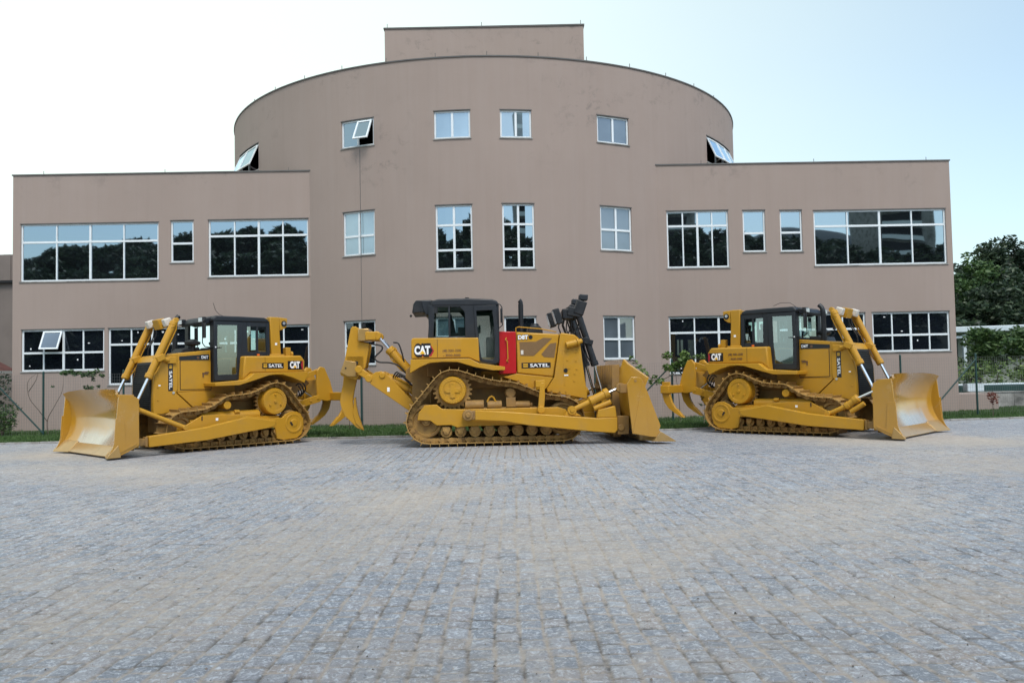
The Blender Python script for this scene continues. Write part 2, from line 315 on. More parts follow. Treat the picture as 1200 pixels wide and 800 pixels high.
    def band(x0, sl, y0, wd, ya, yb):     # swept drift: centre line x = x0 + sl*(y-y0)
        cx_ = math_(n, l, 'MULTIPLY_ADD', sx_.outputs[1], sl); cx_.node.inputs[2].default_value = x0 - sl * y0
        d_ = math_(n, l, 'ABSOLUTE', math_(n, l, 'SUBTRACT', sx_.outputs[0], cx_)); d_ = math_(n, l, 'ADD', d_, math_(n, l, 'MULTIPLY', math_(n, l, 'SUBTRACT', wob, .5), 2.6))
        a_ = math_(n, l, 'SUBTRACT', 1.0, math_(n, l, 'DIVIDE', d_, wd), True); a_ = math_(n, l, 'MULTIPLY', a_, 1.6, True)
        a_ = math_(n, l, 'MULTIPLY', a_, math_(n, l, 'SUBTRACT', sx_.outputs[1], ya, True)); return math_(n, l, 'MULTIPLY', a_, math_(n, l, 'SUBTRACT', yb, sx_.outputs[1], True))
    bf = math_(n, l, 'MAXIMUM', band(-2.9, .27, 5, 1.1, 4.6, 12.5), band(3.3, .5, 9, 1.5, 7.0, 11.5))
    bf = math_(n, l, 'MULTIPLY', bf, ramp(n, l, s3.outputs[0], [(.38, (.25, .25, .25)), (.62, (1, 1, 1))]).outputs[0])
    col = mix(n, l, math_(n, l, 'MULTIPLY', bf, .68), col, sandc)
    # small heaps of ochre sand
    h1 = nz(n, l, .75, 4, .6, v, .5); hf = ramp(n, l, h1.outputs[0], [(.69, (0, 0, 0)), (.735, (1, 1, 1))]).outputs[0]
    col = mix(n, l, math_(n, l, 'MULTIPLY', hf, .7), col, (.50, .42, .31))
    # broad tone variation, damp dark zones
    b1 = nz(n, l, .12, 3, .5, v); bm = ramp(n, l, b1.outputs[0], [(.35, (.86, .87, .9)), (.65, (1.06, 1.05, 1.04))]).outputs[0]
    col = mix(n, l, 1.0, col, bm, 'MULTIPLY')
    l.new(col, b.inputs['Base Color']); b.inputs['Specular IOR Level'].default_value = .4
    l.new(math_(n, l, 'ADD', math_(n, l, 'MULTIPLY', sfac, .25), .62, True), b.inputs['Roughness'])
    hb = math_(n, l, 'ADD', math_(n, l, 'MULTIPLY', fl.outputs[0], .9), math_(n, l, 'MULTIPLY', fd.outputs[0], .7))
    if not near: hb = math_(n, l, 'SUBTRACT', hb, math_(n, l, 'MULTIPLY', joint, .9))
    bp = n.new('ShaderNodeBump'); bp.inputs['Strength'].default_value = 1.0; bp.inputs['Distance'].default_value = .022; l.new(hb, bp.inputs['Height']); l.new(bp.outputs[0], b.inputs['Normal'])
    return m
def paving(x, y, fine):
    """height and per-stone random values of the split-stone rows"""
    W_, L_ = .155, .185
    xx = x + .035 * (vnoise(x * .5, y * .7, 5) - .5) * 2 + .015 * (vnoise(x * 4, y * 6, 6) - .5)
    c = np.floor(xx / W_); u = xx / W_ - c
    yy = y / L_ + hsh(c, 0, 1) * 7 + .12 * (vnoise(x * 7, y * 5, 8) - .5)
    k = np.floor(yy); b0 = k + (hsh(c, k, 2) - .5) * .45; b1 = k + 1 + (hsh(c, k + 1, 2) - .5) * .45
    lo = yy < b0; hi = yy >= b1; k = np.where(lo, k - 1, np.where(hi, k + 1, k))
    b0 = k + (hsh(c, k, 2) - .5) * .45; b1 = k + 1 + (hsh(c, k + 1, 2) - .5) * .45
    d = np.minimum(np.minimum(u, 1 - u) * W_, np.minimum(yy - b0, b1 - yy) * L_) - .006 * vnoise(x * 40, y * 40, 9)
    t = np.clip(d / .019, 0, 1); t = t * t * (3 - 2 * t)
    joint = 1 - np.clip((d - .002) / .012, 0, 1)
    r1 = hsh(c, k, 3); r2 = hsh(c, k, 4)
    tilt = (u - .5) * (hsh(c, k, 5) - .5) * .012 + (yy - (b0 + b1) / 2) * (hsh(c, k, 6) - .5) * .012
    chip = (vnoise(x * 16, y * 16, 11) - .5) * .009 + (vnoise(x * 38, y * 38, 12) - .5) * .005
    h = -.009 + t * (.009 + (r1 - .5) * .005 + tilt * .7 + chip) + (vnoise(x * .6, y * .6, 13) - .5) * .012
    return h, r1, joint, r2
def pave_mesh(name, x0, x1, y0, y1, st):
    nx = int((x1 - x0) / st); ny = int((y1 - y0) / st)
    X, Y = np.meshgrid(np.linspace(x0, x1, nx), np.linspace(y0, y1, ny)); X = X.ravel(); Y = Y.ravel()
    h, r1, j, r2 = paving(X, Y, True); return X, Y, h, r1, j, r2, nx, ny
def make_ground():
    Vs = []; Fs = []; Cs = []; base = 0
    bands = [(-5.6, 5.6, 3.0, 6.5, .016), (-9.6, 9.6, 6.5, 11, .024), (-13.5, 13.5, 11, 16, .036)]
    for bnd in bands:
        X, Y, h, r1, j, r2, nx, ny = pave_mesh('p', *bnd)
        Vs.append(np.stack([X, Y, h], 1)); Cs.append(np.stack([r1, j, r2, np.ones_like(r1)], 1))
        ii = (np.arange(ny - 1)[:, None] * nx + np.arange(nx - 1)[None]).ravel() + base
        Fs.append(np.stack([ii, ii + 1, ii + nx + 1, ii + nx], 1)); base += nx * ny
    V = np.concatenate(Vs); Fq = np.concatenate(Fs); Cc = np.concatenate(Cs)
    me = bpy.data.meshes.new('pavement'); me.vertices.add(len(V)); me.vertices.foreach_set('co', V.astype(np.float32).ravel())
    me.loops.add(len(Fq) * 4); me.loops.foreach_set('vertex_index', Fq.astype(np.int32).ravel())
    me.polygons.add(len(Fq)); me.polygons.foreach_set('loop_start', (np.arange(len(Fq)) * 4).astype(np.int32))
    me.update(); me.shade_smooth()
    a = me.color_attributes.new('stone', 'FLOAT_COLOR', 'POINT'); a.data.foreach_set('color', Cc.astype(np.float32).ravel())
    me.materials.append(pave_mat(True))
    o = bpy.data.objects.new('pavement_cobbles', me); COL.objects.link(o); props(o, kind='structure')
    # the rest of the yard, at the mean level of the stone tops
    far = MB(); zf = -.006
    for a_, b_ in (((-13.5, -12), (13.5, 3.0)), ((-60, -12), (-13.5, 16)), ((13.5, -12), (60, 16)), ((-60, 16), (60, 26)), ((-13.5, 3), (-9.6, 11)), ((9.6, 3), (13.5, 11)), ((-9.6, 3), (-5.6, 6.5)), ((5.6, 3), (9.6, 6.5))):
        far.add([(a_[0], a_[1], zf), (b_[0], a_[1], zf), (b_[0], b_[1], zf), (a_[0], b_[1], zf)], [(0, 1, 2, 3)])
    far.add([(-60, 26, zf), (60, 26, zf), (60, 30, zf), (-60, 30, zf)], [(0, 1, 2, 3)])
    props(far.build('pavement', pave_mat(False), smooth=0), kind='structure')
    g = MB(); g.add([(-1500, -1500, -.06), (1500, -1500, -.06), (1500, 1500, -.06), (-1500, 1500, -.06)], [(0, 1, 2, 3)])
    props(g.build('ground', 'soil', smooth=0), kind='structure')
make_ground()
# kerb line and lawn (kerb follows the photo: 22.0 to 25 m away)
KL = [(-40, 24.6), (-13.7, 22.75), (-3.5, 22.3), (4.7, 23.0), (14.2, 24.9), (40, 30.5)]
def kerb_y(x):
    for (a, b), (c, d) in zip(KL, KL[1:]):
        if a <= x <= c: return b + (d - b) * (x - a) / (c - a)
    return 25
kb = MB(); xs = [-40 + i * 1.0 for i in range(81)]
for x0, x1 in zip(xs, xs[1:]):
    a, b = kerb_y(x0), kerb_y(x1); g = .006
    v = [(x0 + g, a, -.02), (x1 - g, b, -.02), (x1 - g, b + .10, -.02), (x0 + g, a + .10, -.02)]
    dz = random.uniform(.035, .055); v += [(p[0], p[1], dz) for p in v]
    kb.add(v, [(0, 1, 2, 3), (7, 6, 5, 4), (0, 4, 5, 1), (1, 5, 6, 2), (2, 6, 7, 3), (3, 7, 4, 0)])
props(kb.build('kerb', 'kerb', bevel=.01, smooth=0), kind='structure')
lw = MB(); n_ = len(KL)
lw.add([(x, y + .09, .03) for x, y in KL] + [(x, 60, .03) for x, y in KL], [(i, i + 1, i + 1 + n_, i + n_) for i in range(n_ - 1)])
props(lw.build('lawn', 'soil', smooth=0), kind='structure')
def grass(name, N, xr, yf, hr, mat, seed):
    rs = np.random.RandomState(seed); x = rs.uniform(xr[0], xr[1], N); y0 = np.array([kerb_y(t) for t in x]) + .07
    y = y0 + rs.uniform(0, 1, N) ** 1.1 * yf; cl = vnoise(x * 1.3, y * 1.3, 21); h = rs.uniform(hr[0], hr[1], N) * (.45 + 1.0 * cl)
    a = rs.uniform(0, 2 * PI, N); w_ = rs.uniform(.006, .014, N); lx = rs.normal(0, .35, N) * h; ly = rs.normal(0, .35, N) * h
    V = np.zeros((N, 3, 3)); V[:, 0] = np.stack([x - np.cos(a) * w_, y - np.sin(a) * w_, np.full(N, .025)], 1); V[:, 1] = np.stack([x + np.cos(a) * w_, y + np.sin(a) * w_, np.full(N, .025)], 1); V[:, 2] = np.stack([x + lx, y + ly, .025 + h], 1)
    me = bpy.data.meshes.new(name); me.vertices.add(3 * N); me.vertices.foreach_set('co', V.astype(np.float32).ravel()); me.loops.add(3 * N); me.loops.foreach_set('vertex_index', np.arange(3 * N, dtype=np.int32))
    me.polygons.add(N); me.polygons.foreach_set('loop_start', np.arange(0, 3 * N, 3, dtype=np.int32)); me.update(); me.materials.append(MT[mat])
    o = bpy.data.objects.new(name, me); COL.objects.link(o); return props(o, 'mown green grass strip between the kerb and the building', 'grass', kind='stuff')
grass('grass', 150000, (-19, 24), 5.2, (.04, .10), 'grass', 3)

# ------------------------------------------------------------------ building
A_ = Vector((-17.2, 28.4)); E_ = Vector((32.7, .5)).normalized(); N_ = Vector((-E_.y, E_.x))
CX, CY, RAD = -1.028, 37.876, 11.045
def wing(u, z, d=0): p = A_ + E_ * u + N_ * d; return (p.x, p.y, z)
def towr(th, z, d=0): t = R_(th); q = RAD - d; return (CX + q * math.sin(t), CY - q * math.cos(t), z)
bld = thing('office_building', 'brown-grey rendered two-storey building with a taller round central tower', 'building', (-1.3, 30, 0))
bld_off = Vector((1.3, -30, 0))
def bb(mb, name, mat, parent=None, **k):
    """build in world coordinates, parented to the building"""
    p = bld if parent is None else parent
    mb.v = [(v[0] + 1.3, v[1] - 30, v[2]) for v in mb.v]
    return mb.build(name, mat, p, **k)
def wall_grid(fn, u0, u1, z0, z1, holes, du, reveal=.14):
    us = {round(u0, 3), round(u1, 3)}; zs = {z0, z1}
    for a, b, c, d in holes: us |= {round(a, 3), round(b, 3)}; zs |= {c, d}
    k = u0
    while k < u1: us.add(round(k, 3)); k += du
    us = sorted(us); zs = sorted(zs); mb = MB(); idx = {}
    def vi(i, j):
        if (i, j) not in idx: idx[(i, j)] = len(mb.v); mb.v.append(fn(us[i], zs[j]))
        return idx[(i, j)]
    for i in range(len(us) - 1):
        for j in range(len(zs) - 1):
            cu, cz = (us[i] + us[i + 1]) / 2, (zs[j] + zs[j + 1]) / 2
            if any(a < cu < b and c < cz < d for a, b, c, d in holes): continue
            mb.f.append((vi(i, j), vi(i + 1, j), vi(i + 1, j + 1), vi(i, j + 1)))
    for a, b, c, d in holes:
        seg = [t for t in us if round(a, 3) <= t <= round(b, 3)]
        for zz, flip in ((c, 0), (d, 1)):
            for p, q in zip(seg, seg[1:]):
                v = [fn(p, zz), fn(q, zz), fn(q, zz, reveal), fn(p, zz, reveal)]; mb.add(v if flip else v[::-1], [(0, 1, 2, 3)])
        for uu_, flip in ((a, 0), (b, 1)):
            v = [fn(uu_, c), fn(uu_, d), fn(uu_, d, reveal), fn(uu_, c, reveal)]; mb.add(v if not flip else v[::-1], [(0, 1, 2, 3)])
    return mb
def slab(mb, fn, a, b, c, d, d0, d1, sub=1):
    """box between u a..b, z c..d, depths d0..d1 following the wall"""
    for k in range(sub):
        p = a + (b - a) * k / sub; q = a + (b - a) * (k + 1) / sub
        v = [fn(p, c, d0), fn(q, c, d0), fn(q, d, d0), fn(p, d, d0), fn(p, c, d1), fn(q, c, d1), fn(q, d, d1), fn(p, d, d1)]
        mb.add(v, [(0, 1, 2, 3), (5, 4, 7, 6), (4, 0, 3, 7), (1, 5, 6, 2), (4, 5, 1, 0), (3, 2, 6, 7)])
H_W = 8.86; H_T = 12.12
# (u0,u1,z0,z1, cols, [row splits], glass, open cell)
WL = [(.27, 5.01, 5.17, 7.16, 4, [6.53], 'pane', None), (5.43, 6.22, 5.75, 7.2, 1, [6.41], 'pane', None), (6.73, 10.19, 5.22, 7.2, 4, [6.64], 'pane', None),
      (.31, 3.14, 2.07, 3.5, 4, [2.70], 'panedark', (1, 1)), (3.28, 6.26, 1.56, 3.5, 4, [2.94], 'panedark', None), (6.73, 10.19, 1.56, 3.5, 4, [2.92], 'panedark', None)]
WR = [(22.70, 24.87, 5.24, 7.24, 4, [6.71], 'pane', None), (25.38, 26.17, 5.76, 7.22, 1, [6.42], 'pane', None), (26.69, 27.47, 5.75, 7.2, 1, [6.42], 'pane', None),
      (27.88, 32.56, 5.23, 7.17, 4, [6.62], 'pane', None), (22.68, 26.19, 1.55, 3.53, 4, [2.97], 'panedark', None), (26.52, 29.58, 1.65, 3.55, 4, [3.0], 'panedark', None), (29.82, 32.55, 2.17, 3.55, 4, [2.75], 'panedark', None)]
WT = [(-60.8, -48.9, 9.5, 10.5, 2, [], 'pane', (-1, 0)), (-24.9, -18.3, 9.42, 10.34, 2, [], 'pane', (1, 0)), (-7.3, -1.05, 9.43, 10.35, 2, [], 'paneblue', None), (4.05, 9.45, 9.42, 10.34, 2, [], 'paneblue', None),
      (21.5, 28.0, 9.42, 10.34, 2, [], 'panegrey', None), (50.5, 64.8, 9.5, 10.5, 3, [], 'pane', (-1, 0)),
      (-24.75, -18.35, 5.74, 7.22, 2, [6.39], 'paneblue', None), (-7.3, -1.0, 5.10, 7.22, 2, [6.56, 5.74], 'pane', None), (4.1, 9.6, 5.10, 7.23, 2, [6.56, 5.74], 'pane', None), (21.7, 28.15, 5.76, 7.25, 2, [6.46], 'panegrey', None),
      (-24.85, -18.5, 2.06, 3.53, 2, [2.70], 'panedark', None), (-7.55, -1.3, 1.92, 3.54, 2, [2.91], 'paneblue', None), (4.1, 9.6, 1.88, 3.52, 2, [2.90], 'panedark', None), (21.8, 28.3, 2.08, 3.53, 2, [2.76], 'panegrey', None)]
TH0, TH1 = -31.4, 36.6       # where the wings meet the round tower
def h4(lst): return [w_[:4] for w_ in lst]
wl_ = wall_grid(wing, 0, 11.2, 0, H_W, h4(WL), 4)
bb(wl_, 'wall', 'facade', smooth=0, fixn=False)
wr_ = wall_grid(wing, 21.6, 32.76, 0, H_W, h4(WR), 4)
bb(wr_, 'wall', 'facade', smooth=0, fixn=False)
wt_ = wall_grid(towr, -180, 180, 0, H_T, h4(WT), 2.0)
bb(wt_, 'tower_wall', 'facade', smooth=40, fixn=False)
side = MB()
for a, b in ((0, 'l'), (32.76, 'r')):
    side.add([wing(a, 0), wing(a, H_W), wing(a, H_W, 15), wing(a, 0, 15)], [(0, 1, 2, 3)])
side.add([wing(0, 0, 15), wing(32.76, 0, 15), wing(32.76, H_W, 15), wing(0, H_W, 15)], [(0, 1, 2, 3)])
bb(side, 'wall', 'facade', smooth=0)
rf = MB()
for a, b in ((0, 11), (22, 32.76)):
    rf.add([wing(a, H_W - .5), wing(b, H_W - .5), wing(b, H_W - .5, 15), wing(a, H_W - .5, 15)], [(0, 1, 2, 3)])
rf.add([towr(t, H_T - .5, .01) for t in range(-180, 180, 6)], [tuple(range(60))])
bb(rf, 'roof', 'concrete', smooth=0)
cp = MB()     # thin metal copings on the parapets
slab(cp, wing, -.03, 11.0, H_W, H_W + .045, -.03, .2); slab(cp, wing, 22.0, 32.79, H_W, H_W + .045, -.03, .2)
slab(cp, towr, -180, 180, H_T, H_T + .045, -.03, .2, 180)
for a in (0, 32.6): slab(cp, wing, a - .02, a + .18, H_W, H_W + .044, .2, 15)
bb(cp, 'coping', 'coping', smooth=0)
blk = MB(); blk.span((-5.0, 33.5, 11.0), (3.2, 40, 15.95)); bb(blk, 'rooftop_block', 'facade', smooth=0)
bc = MB(); bc.span((-5.04, 33.46, 15.95), (3.24, 40.04, 16.01)); bb(bc, 'coping', 'coping', smooth=0)
sp_ = MB()     # lightning-rod stubs along the parapet
for t in list(range(-52, 60, 9)): sp_.cyl(towr(t, H_T + .02, .1), towr(t, H_T + .22, .1), .012, n=6)
for u in (1, 5.2, 9.5, 24, 28, 32): sp_.cyl(wing(u, H_W + .02, .1), wing(u, H_W + .18, .1), .010, n=6)
for x in (-4.9, -1, 3.1): sp_.cyl((x, 33.6, 16), (x, 33.6, 16.22), .012, n=6)
bb(sp_, 'lightning_rods', 'coping')
# joint line down the tower and cable
jt = MB(); slab(jt, towr, -21.15, -21.07, 0, 9.34, -.004, .01); bb(jt, 'joint_line', 'coping', smooth=0)
# dark backing sheets behind the glass, coloured to stand in for unlit rooms
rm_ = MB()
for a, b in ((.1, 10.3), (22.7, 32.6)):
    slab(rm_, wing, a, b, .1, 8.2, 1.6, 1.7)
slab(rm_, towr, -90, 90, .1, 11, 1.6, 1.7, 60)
bb(rm_, 'dark_room_backing', 'dark', smooth=0)

def make_window(fn, spec, curved, deg):
    a, b, c, d, cols, rows, glass, opn = spec; k = 1 / (RAD * PI / 180) if curved else 1   # metres -> u
    fw, fd0, fd1 = .055, .05, .11; sub = 2 if curved else 1
    fr = MB(); fk = fw * k
    slab(fr, fn, a, b, d - fw, d, fd0, fd1, sub * cols); slab(fr, fn, a, b, c, c + fw, fd0, fd1, sub * cols)
    slab(fr, fn, a, a + fk, c + fw, d - fw, fd0, fd1); slab(fr, fn, b - fk, b, c + fw, d - fw, fd0, fd1)
    rows_ = sorted(rows); zz = [c + fw] + rows_ + [d - fw]; uu_ = [a + fk + (b - a - 2 * fk) * i / cols for i in range(cols + 1)]
    for r in rows_:
        slab(fr, fn, a + fk, b - fk, r - .035, r + .035, fd0 - .012, fd1 - .01, sub * cols)
    for i in range(1, cols):
        hw = (.036 if (cols == 2 or i == 2) else .022) * k
        for j in range(len(zz) - 1):
            slab(fr, fn, uu_[i] - hw, uu_[i] + hw, zz[j] + (.035 if j else 0), zz[j + 1] - (.035 if j < len(zz) - 2 else 0), fd0 - .006, fd1 - .012)
    w_ = bb(fr, 'window', 'alu', smooth=0)
    # sill strip and dark strip that paints in the shadow line over the window head
    sl = MB(); slab(sl, fn, a - .03 * k, b + .03 * k, c - .035, c, -.03, fd0, sub * cols); bb(sl, 'sill', 'concrete', w_, smooth=0)
    hd = MB(); slab(hd, fn, a - .02 * k, b + .02 * k, d, d + .03, -.012, .03, sub * cols); bb(hd, 'head_shadow_strip', 'coping', w_, smooth=0)
    for i in range(cols):
        for j in range(len(zz) - 1):
            if opn and (opn[0] == i or opn[0] == -1) and opn[1] == j:
                # top-hung sash pushed outwards
                u0_, u1_ = uu_[i] + .02 * k, uu_[i + 1] - .02 * k; z1_ = zz[j + 1] - .02; z0_ = zz[j] + .03; ln = z1_ - z0_; an = R_(24 if opn[0] == -1 else 27)
                def sfn(u, t, o=0): return fn(u, z1_ - t * math.cos(an) + o * math.sin(an), .03 - t * math.sin(an) - o * math.cos(an))
                s_ = MB()
                for (p, q, t0, t1) in ((u0_, u1_, 0, .05), (u0_, u1_, ln - .05, ln), (u0_, u0_ + .05 * k, .05, ln - .05), (u1_ - .05 * k, u1_, .05, ln - .05)):
                    v = [sfn(p, t0), sfn(q, t0), sfn(q, t1), sfn(p, t1), sfn(p, t0, .04), sfn(q, t0, .04), sfn(q, t1, .04), sfn(p, t1, .04)]
                    s_.add(v, [(0, 1, 2, 3), (7, 6, 5, 4), (0, 4, 5, 1), (1, 5, 6, 2), (2, 6, 7, 3), (3, 7, 4, 0)])
                bb(s_, 'open_sash', 'alu', w_, smooth=0)
                g_ = MB(); g_.add([sfn(u0_ + .05 * k, .05, .02), sfn(u1_ - .05 * k, .05, .02), sfn(u1_ - .05 * k, ln - .05, .02), sfn(u0_ + .05 * k, ln - .05, .02)], [(3, 2, 1, 0)])
                bb(g_, 'pane', glass, w_, smooth=0); continue
            g_ = MB(); slab(g_, fn, uu_[i], uu_[i + 1], zz[j], zz[j + 1], .075 + random.uniform(0, .002), .085, sub)
            gl = glass
            bb(g_, 'pane', gl, w_, smooth=0)
            if glass == 'panedark' and not curved and random.random() < .6:
                q_ = MB(); su = uu_[i] + (uu_[i + 1] - uu_[i]) * random.uniform(.15, .75); sz = random.choice([zz[j] + .12, zz[j + 1] - .12, zz[j] + .3]); slab(q_, fn, su, su + random.choice([.04, .07]), sz, sz + random.choice([.03, .055]), .070, .0735)
                bb(q_, 'sticker', 'white', w_, smooth=0)
    return w_
for sp in WL: make_window(wing, sp, False, 0)
for sp in WR: make_window(wing, sp, False, 0)
for sp in WT: make_window(towr, sp, True, 0)

# ------------------------------------------------------------------ wire fence along the front
def fence_y(x): return 26.15 + .03 * (x + 1.3)
FX = [-14.62 + 2.462 * i for i in range(-1, 15)]
fe = thing('wire_fence', 'green-posted welded wire fence in front of the building', 'fence', (0, 0, 0))
for i, x in enumerate(FX):
    p = MB(); p.cyl((x, fence_y(x), .0), (x, fence_y(x), 2.0), .032, n=10); p.cyl((x, fence_y(x), 2.0), (x, fence_y(x), 2.03), .036, .01, n=10); p.build('post', 'fence', fe)
def brace(x, dx):
    b_ = MB(); b_.cyl((x, fence_y(x) - .03, 1.85), (x + dx, fence_y(x + dx) - .03, .12), .024, n=8); b_.build('brace', 'fence', fe)
brace(FX[9], -1.75); brace(FX[9], 1.75); brace(FX[13], -1.6); brace(FX[1] - 1.6, 1.6)
wm = MB()
x = FX[0]
while x < FX[-1]:
    y = fence_y(x); wm.box((x, y, .98), (.0035, .0035, 1.86)); x += .075
for k in range(20):
    z = .06 + k * .1 if False else .06 + k * .097
    for x0, x1 in zip(FX, FX[1:]): wm.tube([(x0, fence_y(x0) + .003, z), (x1, fence_y(x1) + .003, z)], .002, 4)
wm.build('wire_mesh', 'mesh', fe, smooth=0, fixn=False)

# ------------------------------------------------------------------ bulldozers
def make_track(root, outline, N, yc, width, lh=.11):
    pts = np.array(catmull(outline, 10)); seg = np.linalg.norm(np.roll(pts, -1, 0) - pts, axis=1); cum = np.concatenate([[0], np.cumsum(seg)]); L = cum[-1]; pitch = L / N
    P = np.vstack([pts, pts[:1]])
    def at(s):
        s = s % L; i = min(np.searchsorted(cum, s, side='right') - 1, len(seg) - 1); t = (s - cum[i]) / seg[i]; return P[i] * (1 - t) + P[i + 1] * t
    ch = MB(); places = []
    for k in range(N):
        a = at((k + .02) * pitch); b = at((k + .98) * pitch); c = (a + b) / 2; t = (b - a) / np.linalg.norm(b - a); n = np.array([-t[1], t[0]]); th = math.atan2(-t[1], t[0]); places.append((c, th))
        q = c - n * (lh * .5 + .012)
        for sy in (-1, 1):
            ch.box((q[0], yc + sy * .085, q[1]), (pitch * .80, .045, lh * .8), ry=th)
            ch.box((q[0] + t[0] * pitch * .3, yc + sy * .125, q[1] + t[1] * pitch * .3), (pitch * .42, .03, lh * .95), ry=th)
        e = a - n * (lh * .5 + .012); ch.cyl((e[0], yc - .15, e[1]), (e[0], yc + .15, e[1]), .036, n=10)
        for o in (-.22, .22):
            g = c - n * .022 + t * o * pitch
            ch.cyl((g[0], yc - .115, g[1]), (g[0] - n[0] * .03, yc - .115, g[1] - n[1] * .03), .018, n=6)
    co_ = ch.build('track_chain', 'track', root, smooth=30)
    sh = MB(); hw = width / 2
    sh.box((0, 0, 0), (pitch * .99, width, .022)); sh.prism([(-pitch * .47, .008), (-pitch * .36, .008), (-pitch * .39, .074), (-pitch * .45, .074)], -hw, hw)
    sh.prism([(pitch * .36, -.006), (pitch * .52, -.012), (pitch * .52, -.028), (pitch * .36, -.02)], -hw, hw)
    first = sh.build('track_shoe', 'track', co_, bevel=.003, smooth=0)
    for k, (c, th) in enumerate(places):
        o = first if k == 0 else first.copy()
        if k: COL.objects.link(o)
        o.parent = co_; o.location = (c[0] * MIR[0], yc, c[1]); o.rotation_euler = (0, th * MIR[0], 0)
    return co_
def sprocket(root, x, z, R, hub, yc, s, bolts=True):
    m = MB(); n = 25
    prof = []
    for i in range(n * 4):
        a = 2 * PI * i / (n * 4); r = R + (.03 if i % 4 in (0, 1) else -.035); prof.append((x + r * math.cos(a), z + r * math.sin(a)))
    m.prism(prof, yc - .04 + s * .03, yc + .04 + s * .03); o = m.build('sprocket', 'track', root, bevel=.004, smooth=0)
    h = MB(); ye = yc + s * .31
    h.lathe((x, yc, z), (x, ye, z), [(0, hub * 1.05), (.06, hub * 1.04), (.09, hub * 1.0), (.16, hub * .99), (.27, hub * .98), (.31, hub * .93), (.312, hub * .70), (.30, hub * .68), (.30, .01)], 48)
    ho = h.build('final_drive_hub', 'yellow', o, smooth=30)
    b = MB()
    for i in range(28):
        a = 2 * PI * i / 28; b.cyl((x + hub * .86 * math.cos(a), ye - s * .01, z + hub * .86 * math.sin(a)), (x + hub * .86 * math.cos(a), ye + s * .008, z + hub * .86 * math.sin(a)), hub * .035, n=6)
    for i in range(4 if bolts else 3):
        a = PI / 2 + 2 * PI * i / (4 if bolts else 3)
        if bolts: b.box((x + hub * .36 * math.cos(a), ye - s * .002, z + hub * .36 * math.sin(a)), (hub * .34, .03, hub * .34), ry=-a)
        b.cyl((x + hub * .5 * math.cos(a), ye - s * .015, z + hub * .5 * math.sin(a)), (x + hub * .5 * math.cos(a), ye + s * .022, z + hub * .5 * math.sin(a)), hub * .07, n=8)
    b.cyl((x, ye - s * .02, z), (x, ye + s * .014, z), hub * (.26 if bolts else .12), n=20)
    b.lathe((x, ye - s * .02, z), (x, ye, z), [(0, hub * .9), (.021, hub * .9), (.021, hub * .8), (0, hub * .8)], 40); b.build('hub_cover_bolts', 'yellow', ho, bevel=.003, smooth=30)  # bolt heads and bosses on the hub, with a thin disc added
def idler(root, x, z, R, yc, s):
    m = MB(); m.lathe((x, yc - .09, z), (x, yc + .09, z), [(.05, .02), (.05, R * .78), (0, R * .84), (.01, R), (.06, R), (.065, R * 1.05), (.115, R * 1.05), (.12, R), (.17, R), (.18, R * .84), (.13, R * .78), (.13, .02)], 40)
    o = m.build('idler', 'track', root, smooth=30)
    c = MB(); c.cyl((x, yc + s * .05, z), (x, yc + s * .16, z), R * .32, R * .27, n=20); c.cyl((x, yc + s * .15, z), (x, yc + s * .19, z), R * .14, n=12); c.build('hub_cap', 'yellow_dust_shade', o, bevel=.005)
def rollers(root, xs, z, r, yc, s):
    for x in xs:
        m = MB(); m.lathe((x, yc - .13, z), (x, yc + .13, z), [(0, r * 1.15), (.03, r * 1.15), (.035, r), (.1, r), (.16, r), (.225, r), (.23, r * 1.15), (.26, r * 1.15)], 20)
        o = m.build('track_roller', 'track', root, smooth=30)
        c = MB(); c.cyl((x, yc + s * .13, z), (x, yc + s * .20, z), r * .55, n=12); c.box((x, yc + s * .17, z + r * .55), (r * 1.5, .05, r * .9)); c.cyl((x, yc + s * .2, z), (x, yc + s * .215, z), r * .25, n=6)
        c.build('end_cap', 'track', o, bevel=.006)
def blade(root, prof, stations, mat='blade0', topmat=None, ribs=True, thick=.05):
    """prof: (x,z) front face bottom to top; stations: (y, dx, top z)"""
    cp_ = np.array(catmull(prof, 5, closed=False)); z0, z1 = cp_[0][1], cp_[-1][1]; m = MB(); n = len(cp_)
    for y, dx, zt in stations:
        for k, o in ((0, 0), (1, -thick)):
            for (x, z) in cp_: m.v.append((x + dx + o, y, z0 + (z - z0) * (zt - z0) / (z1 - z0)))
    S_ = len(stations); w_ = 2 * n
    for i in range(S_ - 1):
        for j in range(n - 1):
            a = i * w_ + j; m.f.append((a, a + 1, a + w_ + 1, a + w_)); b = a + n; m.f.append((b, b + w_, b + w_ + 1, b + 1))
        a = i * w_; m.f.append((a, a + w_, a + w_ + n, a + n)); a += n - 1; m.f.append((a, a + n, a + n + w_, a + w_))
    for i in (0, S_ - 1):
        a = i * w_; m.f += [(a + j, a + j + 1, a + n + j + 1, a + n + j) for j in range(n - 1)]
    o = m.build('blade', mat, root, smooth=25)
    if ribs:
        b = MB()
        ym = [s_[0] for s_ in stations if s_[1] < .02]; ya, yb = min(ym), max(ym); xb = min(p[0] for p in prof) - thick
        for z in (.35, .62, .95, 1.28): b.span((xb - .16, ya, z - .05), (xb + .02, yb, z + .05))
        k = 9
        for i in range(k + 1): y = ya + (yb - ya) * i / k; b.span((xb - .15, y - .02, .12), (xb + .03, y + .02, z1 - .12))
        b.build('rear_ribs', 'yellow_dust_shade', o, bevel=.006, smooth=0)
    return o
